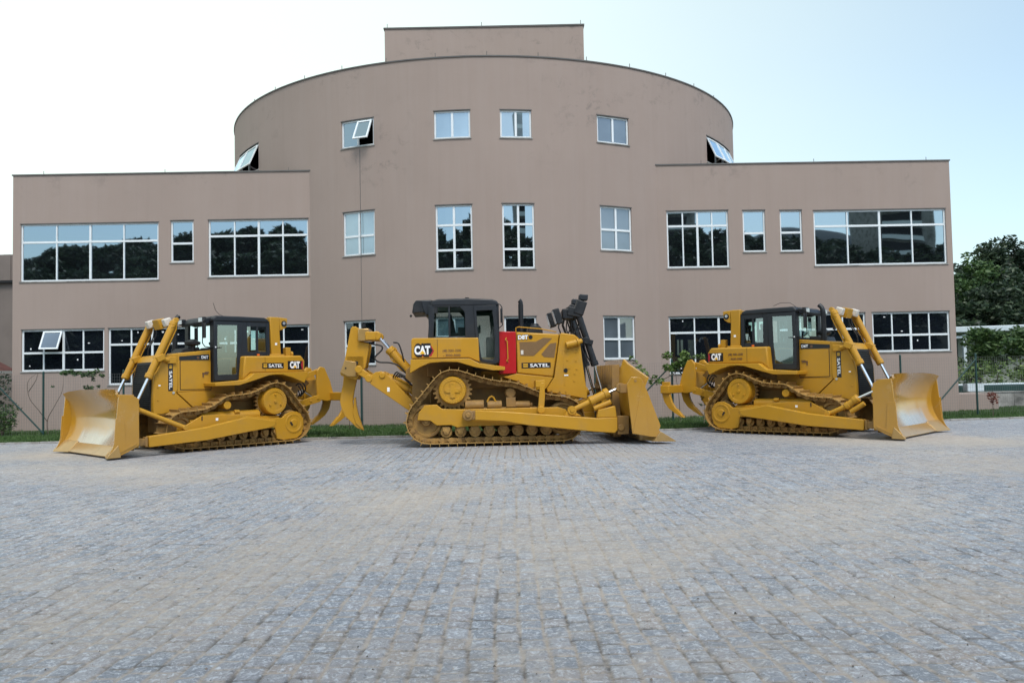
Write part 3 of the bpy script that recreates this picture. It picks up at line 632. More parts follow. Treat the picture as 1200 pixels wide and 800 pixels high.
def cylinder(root, name, a, b, c, r, mat, rodr=None, lines=True, collar=True):
    """barrel a->b, rod b->c"""
    a, b, c = Vector(a), Vector(b), Vector(c); d = (b - a).normalized(); L = (b - a).length
    m = MB(); m.lathe(a, b, [(0, r * .7), (.03, r * .98), (L * .5, r * .98), (L - .12, r * .98), (L - .11, r * 1.18), (L - .02, r * 1.18), (L, r * 1.0)], 24)
    m.lathe(a - d * .03, b, [(0, r * .6), (.04, r * 1.1), (.12, r * 1.1), (.13, r * .9)], 24)
    o = m.build(name, mat, root, smooth=30)
    q = MB(); q.cyl(b - d * .02, c, rodr or r * .45, n=16); q.build('rod', 'chrome', o)
    if lines:
        s = d.cross(Vector((0, 1, 0))).normalized() * (r + .03)
        if s.x > 0: s = -s
        p = MB()
        for yy in (-.03, .03):
            o_ = Vector((0, yy, 0)); p.tube([a + s * .6 + o_, a + d * .15 + s + o_, b - d * .25 + s + o_, b - d * .12 + s * .7 + o_], .014, 6)
        p.build('oil_lines', mat, o)
    return o
def handrail(root, pts, r=.014, mat='yellow', name='handrail'):
    m = MB(); m.tube(pts, r, 8); return m.build(name, mat, root)
def decal(root, x0, x1, z0, z1, y, mat='decalblack', name='decal'):
    m = MB(); m.span((x0, y - .002, z0), (x1, y + .004, z1)); return m.build(name, mat, root, bevel=.0, smooth=0)
def logo_cat(root, x0, x1, z0, z1, y, hexright, box):
    """maker's mark: white letters over a yellow triangle with a red-tipped tail"""
    w_ = x1 - x0; h = z1 - z0; zc = (z0 + z1) / 2; xm = (x0 + x1) / 2; sgn = 1 if hexright else -1
    if box:
        d = decal(root, x0, x1, z0, z1, y)
        xc = (xm + .05 * w_) if not hexright else (xm - .08 * w_)
        lw_ = .66 * w_
        r = MB(); xt = x1 if hexright else x0
        r.prism([(xt, zc + h * .5), (xt - sgn * w_ * .06, zc + h * .5), (xt - sgn * w_ * .14, zc), (xt - sgn * w_ * .06, zc - h * .5), (xt, zc - h * .5)], y - .006, y - .001); r.build('red_tail', 'decalred', d, smooth=0)
    else:
        d = MB(); d.prism([(x0 + .1 * w_, z0), (x0 + .1 * w_, z1 - .02), (x1 - .14 * w_, z1 - .02), (x1, zc - .01), (x1 - .14 * w_, z0)], y - .001, y + .003); d = d.build('decal', 'decalred', root, smooth=0)
        q = MB(); q.prism([(x0 + .12 * w_, z0 + .03), (x0 + .12 * w_, z1 - .03), (x1 - .2 * w_, z1 - .03), (x1 - .07 * w_, zc), (x1 - .2 * w_, z0 + .03)], y - .004, y + .001); q.build('dark_field', 'decalblack', d, smooth=0)
        xc = x0 + .42 * w_; lw_ = .78 * w_
        text('lettering_outline', 'CAT', h * 1.22, (xc, y - .006, zc + .01), d, 'decalblack', width=lw_ * 1.06, bold=.05)
    t = MB(); t.prism([(xc - lw_ * .19, zc - h * .30), (xc + lw_ * .19, zc - h * .30), (xc, zc + h * .02)], y - .0135, y - .008); t.build('triangle', 'decalyel', d, smooth=0)
    text('lettering', 'CAT', h * 1.0, (xc, y - .010, zc + .01), d, 'white', width=lw_, bold=.014)
    return d
def logo_name(root, x0, x1, z0, z1, y, vertical=False, rev=False):
    d = decal(root, x0, x1, z0, z1, y); w_ = x1 - x0; h = z1 - z0; b = MB()
    if vertical:
        text('lettering', 'SATEL', w_ * .85, ((x0 + x1) / 2, y - .006, z0 + h * .40), d, 'white', width=h * .66, vertical=True, bold=.002)
        for k in range(3): b.span((x0 + w_ * .2, y - .007, z1 - h * (.06 + .045 * k)), (x1 - w_ * .2, y - .003, z1 - h * (.085 + .045 * k)))
    else:
        sx = 1 if MIR[0] > 0 else -1; q0 = x0 if sx > 0 else x1
        text('lettering', 'SATEL', h * .85, (q0 + sx * w_ * .62, y - .006, (z0 + z1) / 2), d, 'white', width=w_ * .66, bold=.002)
        for k in range(3): b.span((q0 + sx * w_ * .05, y - .007, z0 + h * (.2 + .24 * k)), (q0 + sx * w_ * .22, y - .003, z0 + h * (.33 + .24 * k)))
    b.build('emblem', 'decalyel', d, smooth=0); return d
MT['bladeface'] = simple('blade_face_paint', (.41, .208, .02), .16, var=.06, scale=1.2, dirt=((.33, .22, .10), .3, 1.8, .52), coat=1.0)
MT['edge'] = simple('cutting_edge_paint', (.42, .26, .09), .28, .35, var=.1, scale=2, dirt=((.25, .18, .1), .5, 5, .55), coat=.4)

def frame_ring(mb, poly_out, poly_in, y0, y1):
    n = len(poly_out); v = []
    for y in (y0, y1): v += [(x, y, z) for x, z in poly_out] + [(x, y, z) for x, z in poly_in]
    f = []
    for i in range(n):
        j = (i + 1) % n
        f += [(i, j, n + j, n + i), (2 * n + i, 3 * n + i, 3 * n + j, 2 * n + j), (i, 2 * n + i, 2 * n + j, j), (n + i, n + j, 3 * n + j, 3 * n + i)]
    mb.add(v, f)

def build_large(loc, rz):
    MIR[0] = 1
    t = thing('bulldozer', 'large middle bulldozer seen side-on, with a red side door and black lift cylinders', 'bulldozer', loc, rz, 'ochre-yellow bulldozers parked before the building')
    B = lambda mb, n, mat='yellow', p=t, bev=.012, **k: mb.build(n, mat, p, bevel=bev, **k)
    OUT = [(-1.30, .075), (-1.66, .085), (-1.90, .20), (-2.05, .43), (-2.06, .66), (-1.97, .90), (-1.75, 1.16), (-1.50, 1.46), (-1.28, 1.69), (-1.01, 1.77), (-.77, 1.72), (-.29, 1.56), (.10, 1.48), (.45, 1.44), (.80, 1.30), (1.16, 1.16), (1.5, 1.11), (1.78, 1.03), (1.97, .86), (2.05, .62), (1.98, .36), (1.84, .16), (1.58, .08), (1.2, .075), (.6, .075), (0, .075), (-.6, .075), (-1.0, .075)]
    for s in (-1, 1):
        yc = s * 1.04
        make_track(t, OUT, 48, yc, .61)
        sprocket(t, -1.0, 1.29, .43, .32, yc, s)
        idler(t, -1.62, .585, .37, yc, s); idler(t, 1.57, .585, .37, yc, s)
        rollers(t, [-1.16 + .332 * i for i in range(8)], .335, .115, yc, s)
        m = MB(); ya, yb = yc - .17, yc + s * .24
        m.prism([(-1.82, .62), (-1.78, .80), (-1.64, .96), (-1.37, .97), (-1.25, .87), (-.8, .85), (1.45, .85), (1.62, .79), (1.72, .6), (1.45, .47), (-.69, .455), (-.9, .43), (-1.04, .49), (-1.38, .49), (-1.52, .60)], yc + s * .155, yc + s * .235)
        m.span((-1.3, min(yc - s * .16, yc + s * .156), .50), (1.3, max(yc - s * .16, yc + s * .156), .80))
        fr = B(m, 'roller_frame')
        m = MB(); m.cyl((-.72, yc + s * .05, .93), (-.28, yc + s * .05, .93), .12, n=20); m.cyl((-.2, yc + s * .05, .92), (.14, yc + s * .05, .92), .11, n=20); m.cyl((.45, yc + s * .05, .92), (.80, yc + s * .05, .92), .09, n=18); m.cyl((.80, yc + s * .05, .92), (.86, yc + s * .05, .92), .05, n=12)
        m.span((-.75, yc - .1, .80), (1.0, yc + .1, .87)); B(m, 'recoil_housing', 'yellow_dust_shade', fr)
        m = MB(); m.tube([(-.2, yc + s * .1, 1.0), (-.15, yc + s * .1, 1.10), (-.10, yc + s * .1, 1.13), (-.05, yc + s * .1, 1.10), (0, yc + s * .1, 1.0)], .022, 8); B(m, 'lifting_eye', 'yellow', fr, 0)
        m = MB(); m.lathe((.35, yc - .12, 1.20), (.35, yc + .2, 1.20), [(0, .10), (.05, .125), (.09, .11), (.2, .11), (.24, .13), (.28, .12), (.32, .08)], 24); m.span((.24, yc - .04, .87), (.46, yc + s * .14, 1.10)); B(m, 'carrier_roller', 'yellow_dust_shade', fr, .008)
        # push arm outside the track
        y0, y1 = s * 1.40, s * 1.62
        m = MB(); m.prism([(-.49, .83), (.15, .79), (2.29, .59), (2.76, .60), (2.76, .31), (2.70, .24), (2.23, .28), (.73, .46), (.15, .57), (-.5, .61)], y0, y1)
        m.prism([(2.29, .598), (2.33, .78), (2.72, .86), (2.755, .60)], y0 + s * .02, y1 - s * .02)
        arm = B(m, 'push_arm', bev=.015)
        m = MB(); m.cyl((-.66, s * 1.26, .72), (-.66, s * 1.60, .72), .125, n=24); m.box((-.56, s * 1.5, .72), (.22, .16, .2)); m.cyl((-.66, s * 1.60, .72), (-.66, s * 1.635, .72), .06, n=12)
        B(m, 'trunnion', 'yellow_dust_shade', arm, .02)
        m = MB(); m.prism([(1.03, 1.42), (1.12, 1.42), (1.13, 1.1), (1.10, .82), (1.03, .72), (.96, .82), (.99, 1.1)], s * 1.345, s * 1.385); m.cyl((1.03, s * 1.34, .80), (1.03, s * 1.44, .80), .085, n=20); m.box((1.03, s * 1.15, 1.40), (.22, .45, .16))
        B(m, 'track_bracket')
    # tilt cylinder (near) and brace (far)
    for s in (-1, 1):
        c = cylinder(t, 'tilt_cylinder', (2.16, s * 1.47, .965), (2.60, s * 1.47, 1.17), (2.84, s * 1.44, 1.26), .105, 'yellow', .035, lines=False)
        m = MB(); m.cyl((1.73, s * 1.47, .775), (2.2, s * 1.47, .98), .055, .07, n=14); m.cyl((1.73, s * 1.39, .775), (1.73, s * 1.56, .775), .10, n=20); m.cyl((1.73, s * 1.56, .775), (1.73, s * 1.58, .775), .045, n=10)
        m.prism([(1.55, .66), (1.62, .74), (1.80, .74), (1.95, .64)], s * 1.42, s * 1.53)
        B(m, 'eye_bar', 'yellow', c, .006)
        m = MB(); m.cyl((2.24, s * 1.49, .80), (2.64, s * 1.49, .955), .065, n=16); B(m, 'valve_pipe', 'yellow', c, .008)
        m = MB(); m.cyl((2.88, s * 1.36, 1.27), (2.88, s * 1.52, 1.27), .11, n=20); m.box((2.93, s * 1.44, 1.25), (.16, .22, .2)); B(m, 'clevis', 'yellow_dust_shade', c, .01)
    # main case between the tracks
    m = MB(); m.span((-1.55, -.62, .45), (1.6, .62, 1.35)); m.span((-1.9, -.5, .9), (-1.2, .5, 1.7)); m.span((-1.0, -.85, 1.15), (-.6, .85, 1.4)); m.span((-1.3, -.7, 1.3), (.6, .7, 1.7)); m.span((-1.6, -.62, 1.6), (.3, .62, 2.05)); B(m, 'main_case', 'yellow_dust_shade', bev=.03)
    # rear fuel tank and fenders
    m = MB(); m.prism([(-1.94, 2.035), (-1.94, 2.47), (-1.90, 2.515), (-.38, 2.50), (-.36, 1.93), (-.60, 2.035)], -1.15, 1.15); tk = B(m, 'fuel_tank', bev=.02)
    m = MB(); m.span((-1.338, -1.1525, 2.06), (-1.33, -1.149, 2.48)); m.span((-1.93, -1.1525, 2.028), (-.62, -1.149, 2.036)); m.build('panel_gap', 'decalblack', tk, smooth=0)
    for s in (-1, 1):
        m = MB(); m.prism([(-1.97, 1.70), (-1.95, 2.02), (-.6, 2.02), (-.37, 1.90), (.22, 1.81), (.22, 1.73), (-.06, 1.73), (-.46, 1.81), (-.88, 1.94), (-1.20, 1.95), (-1.51, 1.93), (-1.73, 1.84)], s * .70, s * 1.32); B(m, 'fender', bev=.01)
    # engine hood, side door, radiator guard
    m = MB(); m.prism([(.54, 1.655), (.54, 2.64), (1.57, 2.57), (1.535, 2.3), (1.41, 1.55)], -.75, .75); hd = B(m, 'engine_hood', bev=.03)
    m = MB(); m.prism([(.11, 1.64), (.11, 2.66), (.525, 2.645), (.525, 1.65)], -.77, .77); rd = B(m, 'side_door', 'red', bev=.015); props(rd, 'bright red engine side door')
    for s in (-1, 1): handrail(rd, [(.30, s * .77, 2.50), (.27, s * .82, 2.46), (.315, s * .82, 2.42), (.325, s * .82, 2.0), (.29, s * .82, 1.96), (.33, s * .77, 1.93)], .013, 'yellow', 'grab_handle')
    m = MB(); m.prism([(1.59, 2.57), (1.62, 2.60), (1.93, 2.55), (2.03, 2.47), (2.06, 2.40), (2.15, 1.57), (2.21, 1.16), (2.21, 1.0), (1.84, 1.08), (1.25, 1.19), (1.24, 1.28), (1.43, 1.55)], -.80, .80); rg = B(m, 'radiator_guard', bev=.025)
    m = MB(); m.span((2.0, -.62, 1.1), (2.21, .62, 2.3)); B(m, 'radiator_grille', 'dark', rg)
    m = MB()
    for (x, z) in [(1.72, 2.15), (1.95, 2.14), (1.75, 1.95), (1.95, 1.93), (1.78, 1.75), (1.97, 1.73), (1.35, 1.25), (1.55, 1.22), (1.7, 1.2), (1.9, 1.45), (1.92, 1.62)]: m.cyl((x, -.80, z), (x, -.815, z), .022, n=8)
    m.prism([(1.66, 1.35), (1.64, 2.2), (2.05, 2.22), (2.06, 2.19), (1.67, 2.17), (1.69, 1.35)], -.808, -.798); B(m, 'bolts', 'yellow', rg, 0)
    m = MB(); m.cyl((1.70, -.82, 1.70), (1.70, -.79, 1.70), .05, n=14); B(m, 'tow_socket', 'dark', rg, 0); decal(rg, 1.66, 1.76, 1.57, 1.60, -.81, 'white', 'sticker')
    m = MB(); m.prism([(.21, 1.57), (.54, 1.645), (1.40, 1.54), (1.22, 1.27), (.95, 1.24), (.54, 1.46)], -.78, .78); m.prism([(-.4, 1.5), (-.3, 1.72), (.54, 1.66), (.54, 1.35)], -.7, .7); B(m, 'lower_side_panel', 'yellow', bev=.01)
    m = MB()
    for p in ([(.61, 2.40), (1.00, 2.40), (1.19, 2.49), (1.40, 2.475), (.95, 2.06), (.63, 2.07)], [(1.13, 2.10), (1.35, 2.35), (1.50, 2.37), (1.44, 2.01), (1.19, 2.03)]): m.prism(p, -.756, -.749)
    B(m, 'side_screen', 'screen', hd, 0, smooth=0)
    decal(hd, .64, .70, 2.10, 2.20, -.758, 'plate', 'sticker')
    d = decal(hd, .57, .90, 2.45, 2.57, -.753, 'yellow', 'model_plate'); text('lettering', 'D8T', .135, (.70, -.758, 2.51), d, 'white', width=.24, bold=.005)
    m = MB(); m.cyl((.88, -.757, 2.51), (.88, -.75, 2.51), .05, n=16); m.build('dot', 'decalblack', d); 
    text('lettering_outline', 'D8T', .15, (.70, -.755, 2.51), d, 'decalblack', width=.27, bold=.012)
    logo_name(hd, .65, 1.35, 1.77, 1.90, -.752)
    logo_cat(tk, -1.88, -1.41, 2.09, 2.35, -1.153, True, False)
    text('phone_lettering', '(48) 3281-2500', .085, (-1.0, -1.153, 2.20), tk, 'brownprint', width=.43, bold=.001); text('phone_lettering', '- 3030-3000', .085, (-1.0, -1.153, 2.10), tk, 'brownprint', width=.40, bold=.001)
    for s in (1,): handrail(t, [(.54, -.62, 2.62), (.54, -.62, 2.74), (.60, -.62, 2.765), (1.15, -.62, 2.71), (1.52, -.62, 2.63)])
    # cab
    m = MB(); m.prism([(-1.48, 3.28), (-1.45, 3.40), (-1.30, 3.44), (-.60, 3.45), (-.02, 3.42), (.10, 3.37), (.12, 3.27)], -.88, .88); rf_ = B(m, 'cab_roof', 'grey', bev=.03)
    m = MB(); m.cyl((-.62, -.5, 3.44), (-.62, -.5, 3.50), .05, n=12); m.build('beacon_base', 'black', rf_)
    m = MB()
    for s in (-1, 1):
        y0, y1 = s * .80, s * .87
        m.prism([(-1.56, 2.50), (-1.50, 3.30), (-1.39, 3.30), (-1.43, 2.50)], y0, y1)
        m.prism([(-.68, 2.50), (-.68, 3.30), (-.46, 3.30), (-.42, 2.50)], y0, y1)
        m.prism([(-1.44, 3.25), (-1.44, 3.30), (-.66, 3.30), (-.66, 3.10), (-.80, 3.25)], y0, y1)
        m.prism([(-1.44, 2.50), (-1.44, 2.55), (-.66, 2.55), (-.66, 2.50)], y0, y1)
        m.box((-1.05, s * .84, 2.9), (.045, .05, .72))
    m.span((.04, -.85, 1.95), (.13, -.72, 3.30)); m.span((.04, .72, 1.95), (.13, .85, 3.30)); m.span((-1.54, -.84, 2.5), (-1.46, -.7, 3.3)); m.span((-1.54, .7, 2.5), (-1.46, .84, 3.3))
    m.span((.05, -.8, 1.9), (.12, .8, 2.72)); m.span((-1.5, -.8, 2.48), (-.36, .8, 2.53)); m.span((-.5, -.7, 1.75), (.1, .7, 1.88))
    cb = B(m, 'cab_frame', 'grey', bev=.012)
    for s in (-1, 1):
        m = MB(); o_ = [(-.47, 3.28), (.06, 3.28), (.11, 2.6), (.10, 1.93), (.02, 1.88), (-.30, 1.93), (-.37, 2.0), (-.44, 2.6)]; i_ = [(-.41, 3.15), (-.03, 3.16), (.02, 2.6), (.0, 2.03), (-.04, 1.98), (-.27, 2.0), (-.31, 2.06), (-.38, 2.6)]
        frame_ring(m, o_, i_, s * .865, s * .90); dr = B(m, 'cab_door', 'grey', bev=.008)
        m = MB(); m.add([(x, s * .88, z) for x, z in i_], [tuple(range(8))]); m.build('door_glass', 'cabglass', dr, smooth=0)
        m = MB(); m.tube([(.0, s * .90, 2.5), (.0, s * .94, 2.52), (.0, s * .94, 2.72), (.0, s * .90, 2.74)], .012, 6); m.build('door_handle', 'black', dr)
        m = MB(); m.add([(-1.43, s * .83, 2.55), (-.67, s * .83, 2.55), (-.67, s * .83, 3.11), (-.80, s * .83, 3.26), (-1.39, s * .83, 3.26)], [(0, 1, 2, 3, 4)]); m.build('side_window', 'cabglass', cb, smooth=0)
    m = MB(); m.add([(.09, -.72, 2.72), (.09, .72, 2.72), (.09, .72, 3.28), (.09, -.72, 3.28)], [(0, 1, 2, 3)]); m.build('windscreen', 'cabglass', cb, smooth=0)
    m = MB(); m.add([(-1.50, -.7, 2.55), (-1.50, .7, 2.55), (-1.48, .7, 3.28), (-1.48, -.7, 3.28)], [(0, 1, 2, 3)]); m.build('rear_window', 'cabglass', cb, smooth=0)
    m = MB(); m.span((-1.0, -.28, 2.0), (-.45, .28, 2.48)); m.box((-.98, 0, 2.72), (.14, .5, .5), ry=-.15); m.box((-1.03, 0, 3.03), (.1, .28, .2), ry=-.15); m.span((-1.0, -.42, 2.5), (-.5, -.34, 2.66)); m.span((-1.0, .34, 2.5), (-.5, .42, 2.66)); B(m, 'operator_seat', 'seat', cb, .03)
    m = MB(); m.span((-.15, -.3, 1.88), (.02, .3, 2.55)); m.box((-.6, -.5, 2.66), (.5, .12, .25)); m.cyl((-.45, -.38, 2.7), (-.42, -.38, 2.92), .025, n=8); m.box((-.3, .4, 2.78), (.05, .2, .2)); B(m, 'controls', 'black', cb, .01)
    # rear work-light housing and air box on the cab
    m = MB(); m.prism([(-1.93, 3.13), (-1.90, 3.34), (-1.84, 3.43), (-1.46, 3.44), (-1.42, 3.12), (-1.58, 3.06), (-1.64, 3.14)], -.72, .72); rb = B(m, 'rear_light_housing', 'black', bev=.02)
    m = MB(); m.prism([(-1.70, 3.41), (-1.46, 3.42), (-1.46, 3.14), (-1.59, 3.08), (-1.66, 3.2)], -.745, -.72); B(m, 'side_cheek', 'grey', rb, .008)
    m = MB(); m.box((-1.40, -.80, 3.26), (.16, .12, .30)); m.cyl((-1.95, -.55, 3.10), (-1.98, -.55, 3.05), .03, n=8); B(m, 'work_lamp', 'black', rb, .02)
    handrail(t, [(.10, -.86, 3.32), (.17, -.88, 3.28), (.20, -.88, 3.22), (.205, -.88, 2.80), (.11, -.86, 2.72)], .012, 'black', 'mirror_bracket')
    m = MB(); m.box((.175, -.93, 3.02), (.03, .14, .34)); B(m, 'mirror', 'black', bev=.01)
    m = MB(); m.cyl((-.62, -.7, 2.525), (-.62, -.7, 2.56), .035, n=10); m.build('marker_lamp', 'orange', t)
    # exhaust, pre-cleaner
    m = MB(); m.cyl((.70, -.25, 2.6), (.70, -.25, 3.34), .063, n=18); m.tube([(.70, -.25, 3.33), (.70, -.25, 3.38), (.685, -.25, 3.42), (.66, -.25, 3.44)], .055, 14); B(m, 'exhaust_stack', 'black', bev=0)
    m = MB(); m.prism([(.88, 2.60), (.86, 2.74), (.95, 2.80), (1.15, 2.80), (1.22, 2.72), (1.22, 2.6)], -.35, .2); m.cyl((1.05, -.1, 2.78), (1.05, -.1, 2.87), .12, .09, n=18); B(m, 'air_cleaner', 'black', bev=.015)
    # lift cylinders
    for s in (-1, 1):
        y = s * .65
        c = cylinder(t, 'lift_cylinder', (2.03, y, 3.14), (2.44, y, 1.80), (2.66, y, .93), .082, 'black', .036)
        m = MB(); m.box((2.26, y, 2.38), (.26, .2, .13), ry=.29); m.box((2.23, y + s * .1, 2.40), (.12, .1, .16), ry=.29); B(m, 'clamp', 'black', c, .012)
        m = MB(); m.tube([(2.10, y - .05, 2.85), (2.02, y - .05, 2.5), (2.22, y - .05, 1.95), (2.25, y, 1.86)], .017, 6); m.tube([(2.12, y + .07, 2.9), (1.96, y + .06, 2.6), (1.90, y + .05, 2.45)], .017, 6); m.build('hose', 'rubber', c)
        m = MB(); m.cyl((2.64, y - .07, .93), (2.64, y + .07, .93), .07, n=16); B(m, 'rod_eye', 'yellow', c, .008)
        m = MB(); m.cyl((1.72, y + s * .20, 2.30), (1.98, y + s * .20, 2.36), .085, n=18); m.cyl((1.98, y + s * .20, 2.36), (2.10, y + s * .16, 2.40), .06, n=14); m.cyl((1.98, y + s * .20, 2.36), (2.02, y + s * .20, 2.37), .11, n=18); B(m, 'trunnion_bearing', 'yellow', bev=.01)
    m = MB(); m.box((1.96, 0, 3.10), (.34, 1.5, .22), ry=.2); m.box((2.10, -.62, 3.20), (.24, .3, .34), ry=.35); m.box((2.10, .62, 3.20), (.24, .3, .34), ry=.35); m.box((1.80, -.62, 3.06), (.26, .2, .24)); lb = B(m, 'light_bar', 'black', bev=.02)
    for y in (-.62, .62):
        m = MB(); m.box((1.55, y, 3.0), (.15, .30, .38), ry=-.28); wl2 = B(m, 'work_lamp', 'black', lb, .02); m = MB(); m.box((1.472, y, 2.978), (.02, .25, .31), ry=-.28); m.build('lens', 'lens', wl2)
        m = MB(); m.box((2.19, y, 3.45), (.20, .26, .14), ry=.1); m.box((2.16, y, 3.35), (.08, .1, .1)); B(m, 'front_lamp', 'grey', lb, .02)
    m = MB()
    for y in (-.5, -.35, .4): m.tube([(1.75, y, 3.0), (1.70, y - .02, 2.8), (1.78, y, 2.58), (1.85, y, 2.5)], .018, 6); m.tube([(1.92, y, 2.98), (1.9, y, 2.75), (2.0, y, 2.5)], .015, 6)
    m.build('hose', 'rubber', lb)
    # blade
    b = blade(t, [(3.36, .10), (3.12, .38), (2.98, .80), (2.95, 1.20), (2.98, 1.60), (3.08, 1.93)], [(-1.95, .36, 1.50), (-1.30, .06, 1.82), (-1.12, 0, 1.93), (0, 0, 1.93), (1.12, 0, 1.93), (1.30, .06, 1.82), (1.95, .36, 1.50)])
    for s in (-1, 1):
        m = MB(); m.prism([(2.92, 1.36), (3.03, 1.52), (3.24, 1.50), (3.30, 1.40), (3.41, 1.13), (3.67, .41), (3.63, .31), (3.78, .13), (3.40, .17), (3.02, .24)], s * 1.95, s * 1.99); ep = B(m, 'end_plate', 'bladeface', b, .008)
        m = MB(); m.prism([(3.03, .25), (3.39, .18), (3.33, 1.35), (3.28, 1.42)], s * 1.989, s * 2.0); B(m, 'wear_strip', 'bladeface', ep, .004)
        m = MB(); m.cyl((3.12, s * 1.94, 1.43), (3.12, s * 2.0, 1.43), .03, n=12); m.build('lifting_hole', 'yellow_dust_shade', ep)
        m = MB(); m.add([(3.50, s * 2.02, .06), (4.02, s * 2.02, .05), (3.86, s * 2.02, .16), (3.66, s * 2.02, .28), (3.36, s * 1.50, .06), (3.80, s * 1.50, .05), (3.66, s * 1.5, .13), (3.44, s * 1.50, .26)], [(0, 1, 2, 3), (7, 6, 5, 4), (0, 4, 5, 1), (1, 5, 6, 2), (2, 6, 7, 3), (3, 7, 4, 0)]); B(m, 'end_bit', 'edge', b, .006)
    m = MB(); m.prism([(3.30, .05), (3.58, .04), (3.60, .06), (3.34, .24), (3.28, .24)], -1.5, 1.5); B(m, 'cutting_edge', 'edge', b, .005)
    m = MB()
    for s in (-1, 1): m.span((2.78, s * 1.40 - .12, .2), (3.05, s * 1.40 + .12, .62)); m.cyl((2.86, s * 1.40 - .16, .36), (2.86, s * 1.40 + .16, .36), .08, n=16); m.span((2.68, s * .65 - .06, .8), (2.95, s * .65 + .06, 1.05))
    B(m, 'pivot_lugs', 'yellow_dust_shade', b, .015)
    # ripper
    m = MB()
    for s in (-1, 1): m.prism([(-3.43, 2.80), (-3.39, 2.86), (-3.30, 2.86), (-3.24, 2.80), (-3.20, 2.50), (-2.99, 2.44), (-3.0, 2.30), (-3.08, 1.87), (-3.20, 1.74), (-3.29, 1.57), (-3.67, 1.68), (-3.69, 1.76), (-3.58, 2.05)], s * .22, s * .30)
    m.span((-3.55, -.3, 1.72), (-3.12, .3, 2.15)); m.span((-3.4, -.22, 2.45), (-3.2, .22, 2.7)); rp = B(m, 'ripper_carriage', bev=.015)
    m = MB(); m.prism([(-3.56, 2.05), (-3.68, 1.76), (-3.50, 1.66), (-3.30, 1.66), (-3.30, 2.0)], -.345, -.30); m.prism([(-3.56, 2.05), (-3.68, 1.76), (-3.50, 1.66), (-3.30, 1.66), (-3.30, 2.0)], .30, .345); B(m, 'guide_plate', 'edge', rp, .008)
    m = MB(); m.span((-3.24, -.42, 2.5), (-2.98, .42, 2.80)); B(m, 'pin_puller', 'edge', rp, .02)
    m = MB(); m.cyl((-3.12, -.30, 2.84), (-3.12, -.30, 2.92), .05, n=10); m.cyl((-3.30, -.305, 1.98), (-3.30, -.32, 1.98), .045, n=12); m.cyl((-3.55, -.35, 1.86), (-3.55, -.36, 1.86), .02, n=8); m.build('pins', 'dark', rp)
    m = MB(); m.prism([(-3.62, 1.9), (-3.34, 1.9), (-3.33, 1.55), (-3.38, 1.34), (-3.43, 1.06), (-3.42, .92), (-3.33, .64), (-3.22, .40), (-3.17, .34), (-3.34, .41), (-3.62, .70), (-3.70, .88), (-3.74, 1.06), (-3.70, 1.3), (-3.66, 1.47)], -.05, .05); sk = B(m, 'ripper_shank', bev=.012)
    m = MB(); m.prism([(-3.40, 1.12), (-3.36, 1.16), (-3.34, .95), (-3.30, .75), (-3.17, .34), (-3.36, .52), (-3.42, .75)], -.075, .075); B(m, 'ripper_tip', 'yellow', sk, .008)
    for s in (-1, 1):
        m = MB(); m.prism([(-2.95, 1.66), (-2.82, 1.75), (-2.68, 1.77), (-2.58, 1.72), (-1.98, 1.08), (-1.9, .95), (-2.05, .82), (-2.95, 1.47)], s * .50, s * .60); m.cyl((-2.66, s * .48, 1.67), (-2.66, s * .63, 1.67), .07, n=16); la = B(m, 'lift_link', bev=.012)
        m = MB(); m.box((-3.08, s * .5, 1.70), (.30, .14, .16), ry=.6); m.cyl((-2.98, s * .38, 1.60), (-2.98, s * .62, 1.60), .09, n=16); m.cyl((-3.22, s * .38, 1.82), (-3.22, s * .58, 1.82), .09, n=16); B(m, 'clevis', 'yellow', la, .015)
        decal(la, -2.55, -2.49, 1.28, 1.38, s * .602, 'white', 'sticker')
        cylinder(t, 'ripper_cylinder', (-2.04, s * .34, 1.76), (-2.52, s * .34, 2.31), (-2.76, s * .34, 2.60), .10, 'yellow', .035, lines=True)
        m = MB(); m.cyl((-2.80, s * .26, 2.62), (-2.80, s * .42, 2.62), .11, n=18); m.box((-2.94, s * .34, 2.62), (.26, .22, .2)); B(m, 'cylinder_clevis', 'yellow', rp, .02)
        cylinder(t, 'ripper_cylinder', (-1.80, s * .30, 1.20), (-2.10, s * .30, 1.34), (-2.3, s * .30, 1.46), .07, 'yellow', .05, lines=True)
        m = MB(); m.lathe((-2.58, s * .30, 1.62), (-2.04, s * .30, 1.30), [(0, .09), (.03, .12), (.5, .12), (.6, .10)], 22); B(m, 'tilt_barrel', 'yellow', la, 0)
    m = MB(); m.prism([(-1.55, 1.0), (-1.5, 2.0), (-1.85, 2.0), (-2.10, 1.78), (-2.12, 1.60), (-1.95, 1.45), (-2.0, .85), (-1.7, .8)], -.55, -.42); m.prism([(-1.55, 1.0), (-1.5, 2.0), (-1.85, 2.0), (-2.10, 1.78), (-2.12, 1.60), (-1.95, 1.45), (-2.0, .85), (-1.7, .8)], .42, .55); m.span((-1.85, -.5, .9), (-1.5, .5, 1.95)); B(m, 'ripper_mount', 'yellow_dust_shade', bev=.012)
    m = MB()
    m.tube(catmull([(-2.93, -.36, 2.42), (-2.70, -.40, 2.38), (-2.68, -.40, 2.28), (-2.85, -.40, 2.10), (-2.75, -.40, 1.99), (-2.5, -.42, 1.97), (-2.3, -.45, 1.90), (-2.12, -.4, 1.72)], 5, False), .020, 8)
    m.tube(catmull([(-2.4, -.42, 2.45), (-2.28, -.45, 2.42), (-2.2, -.45, 2.2), (-2.15, -.4, 1.95)], 5, False), .018, 8)
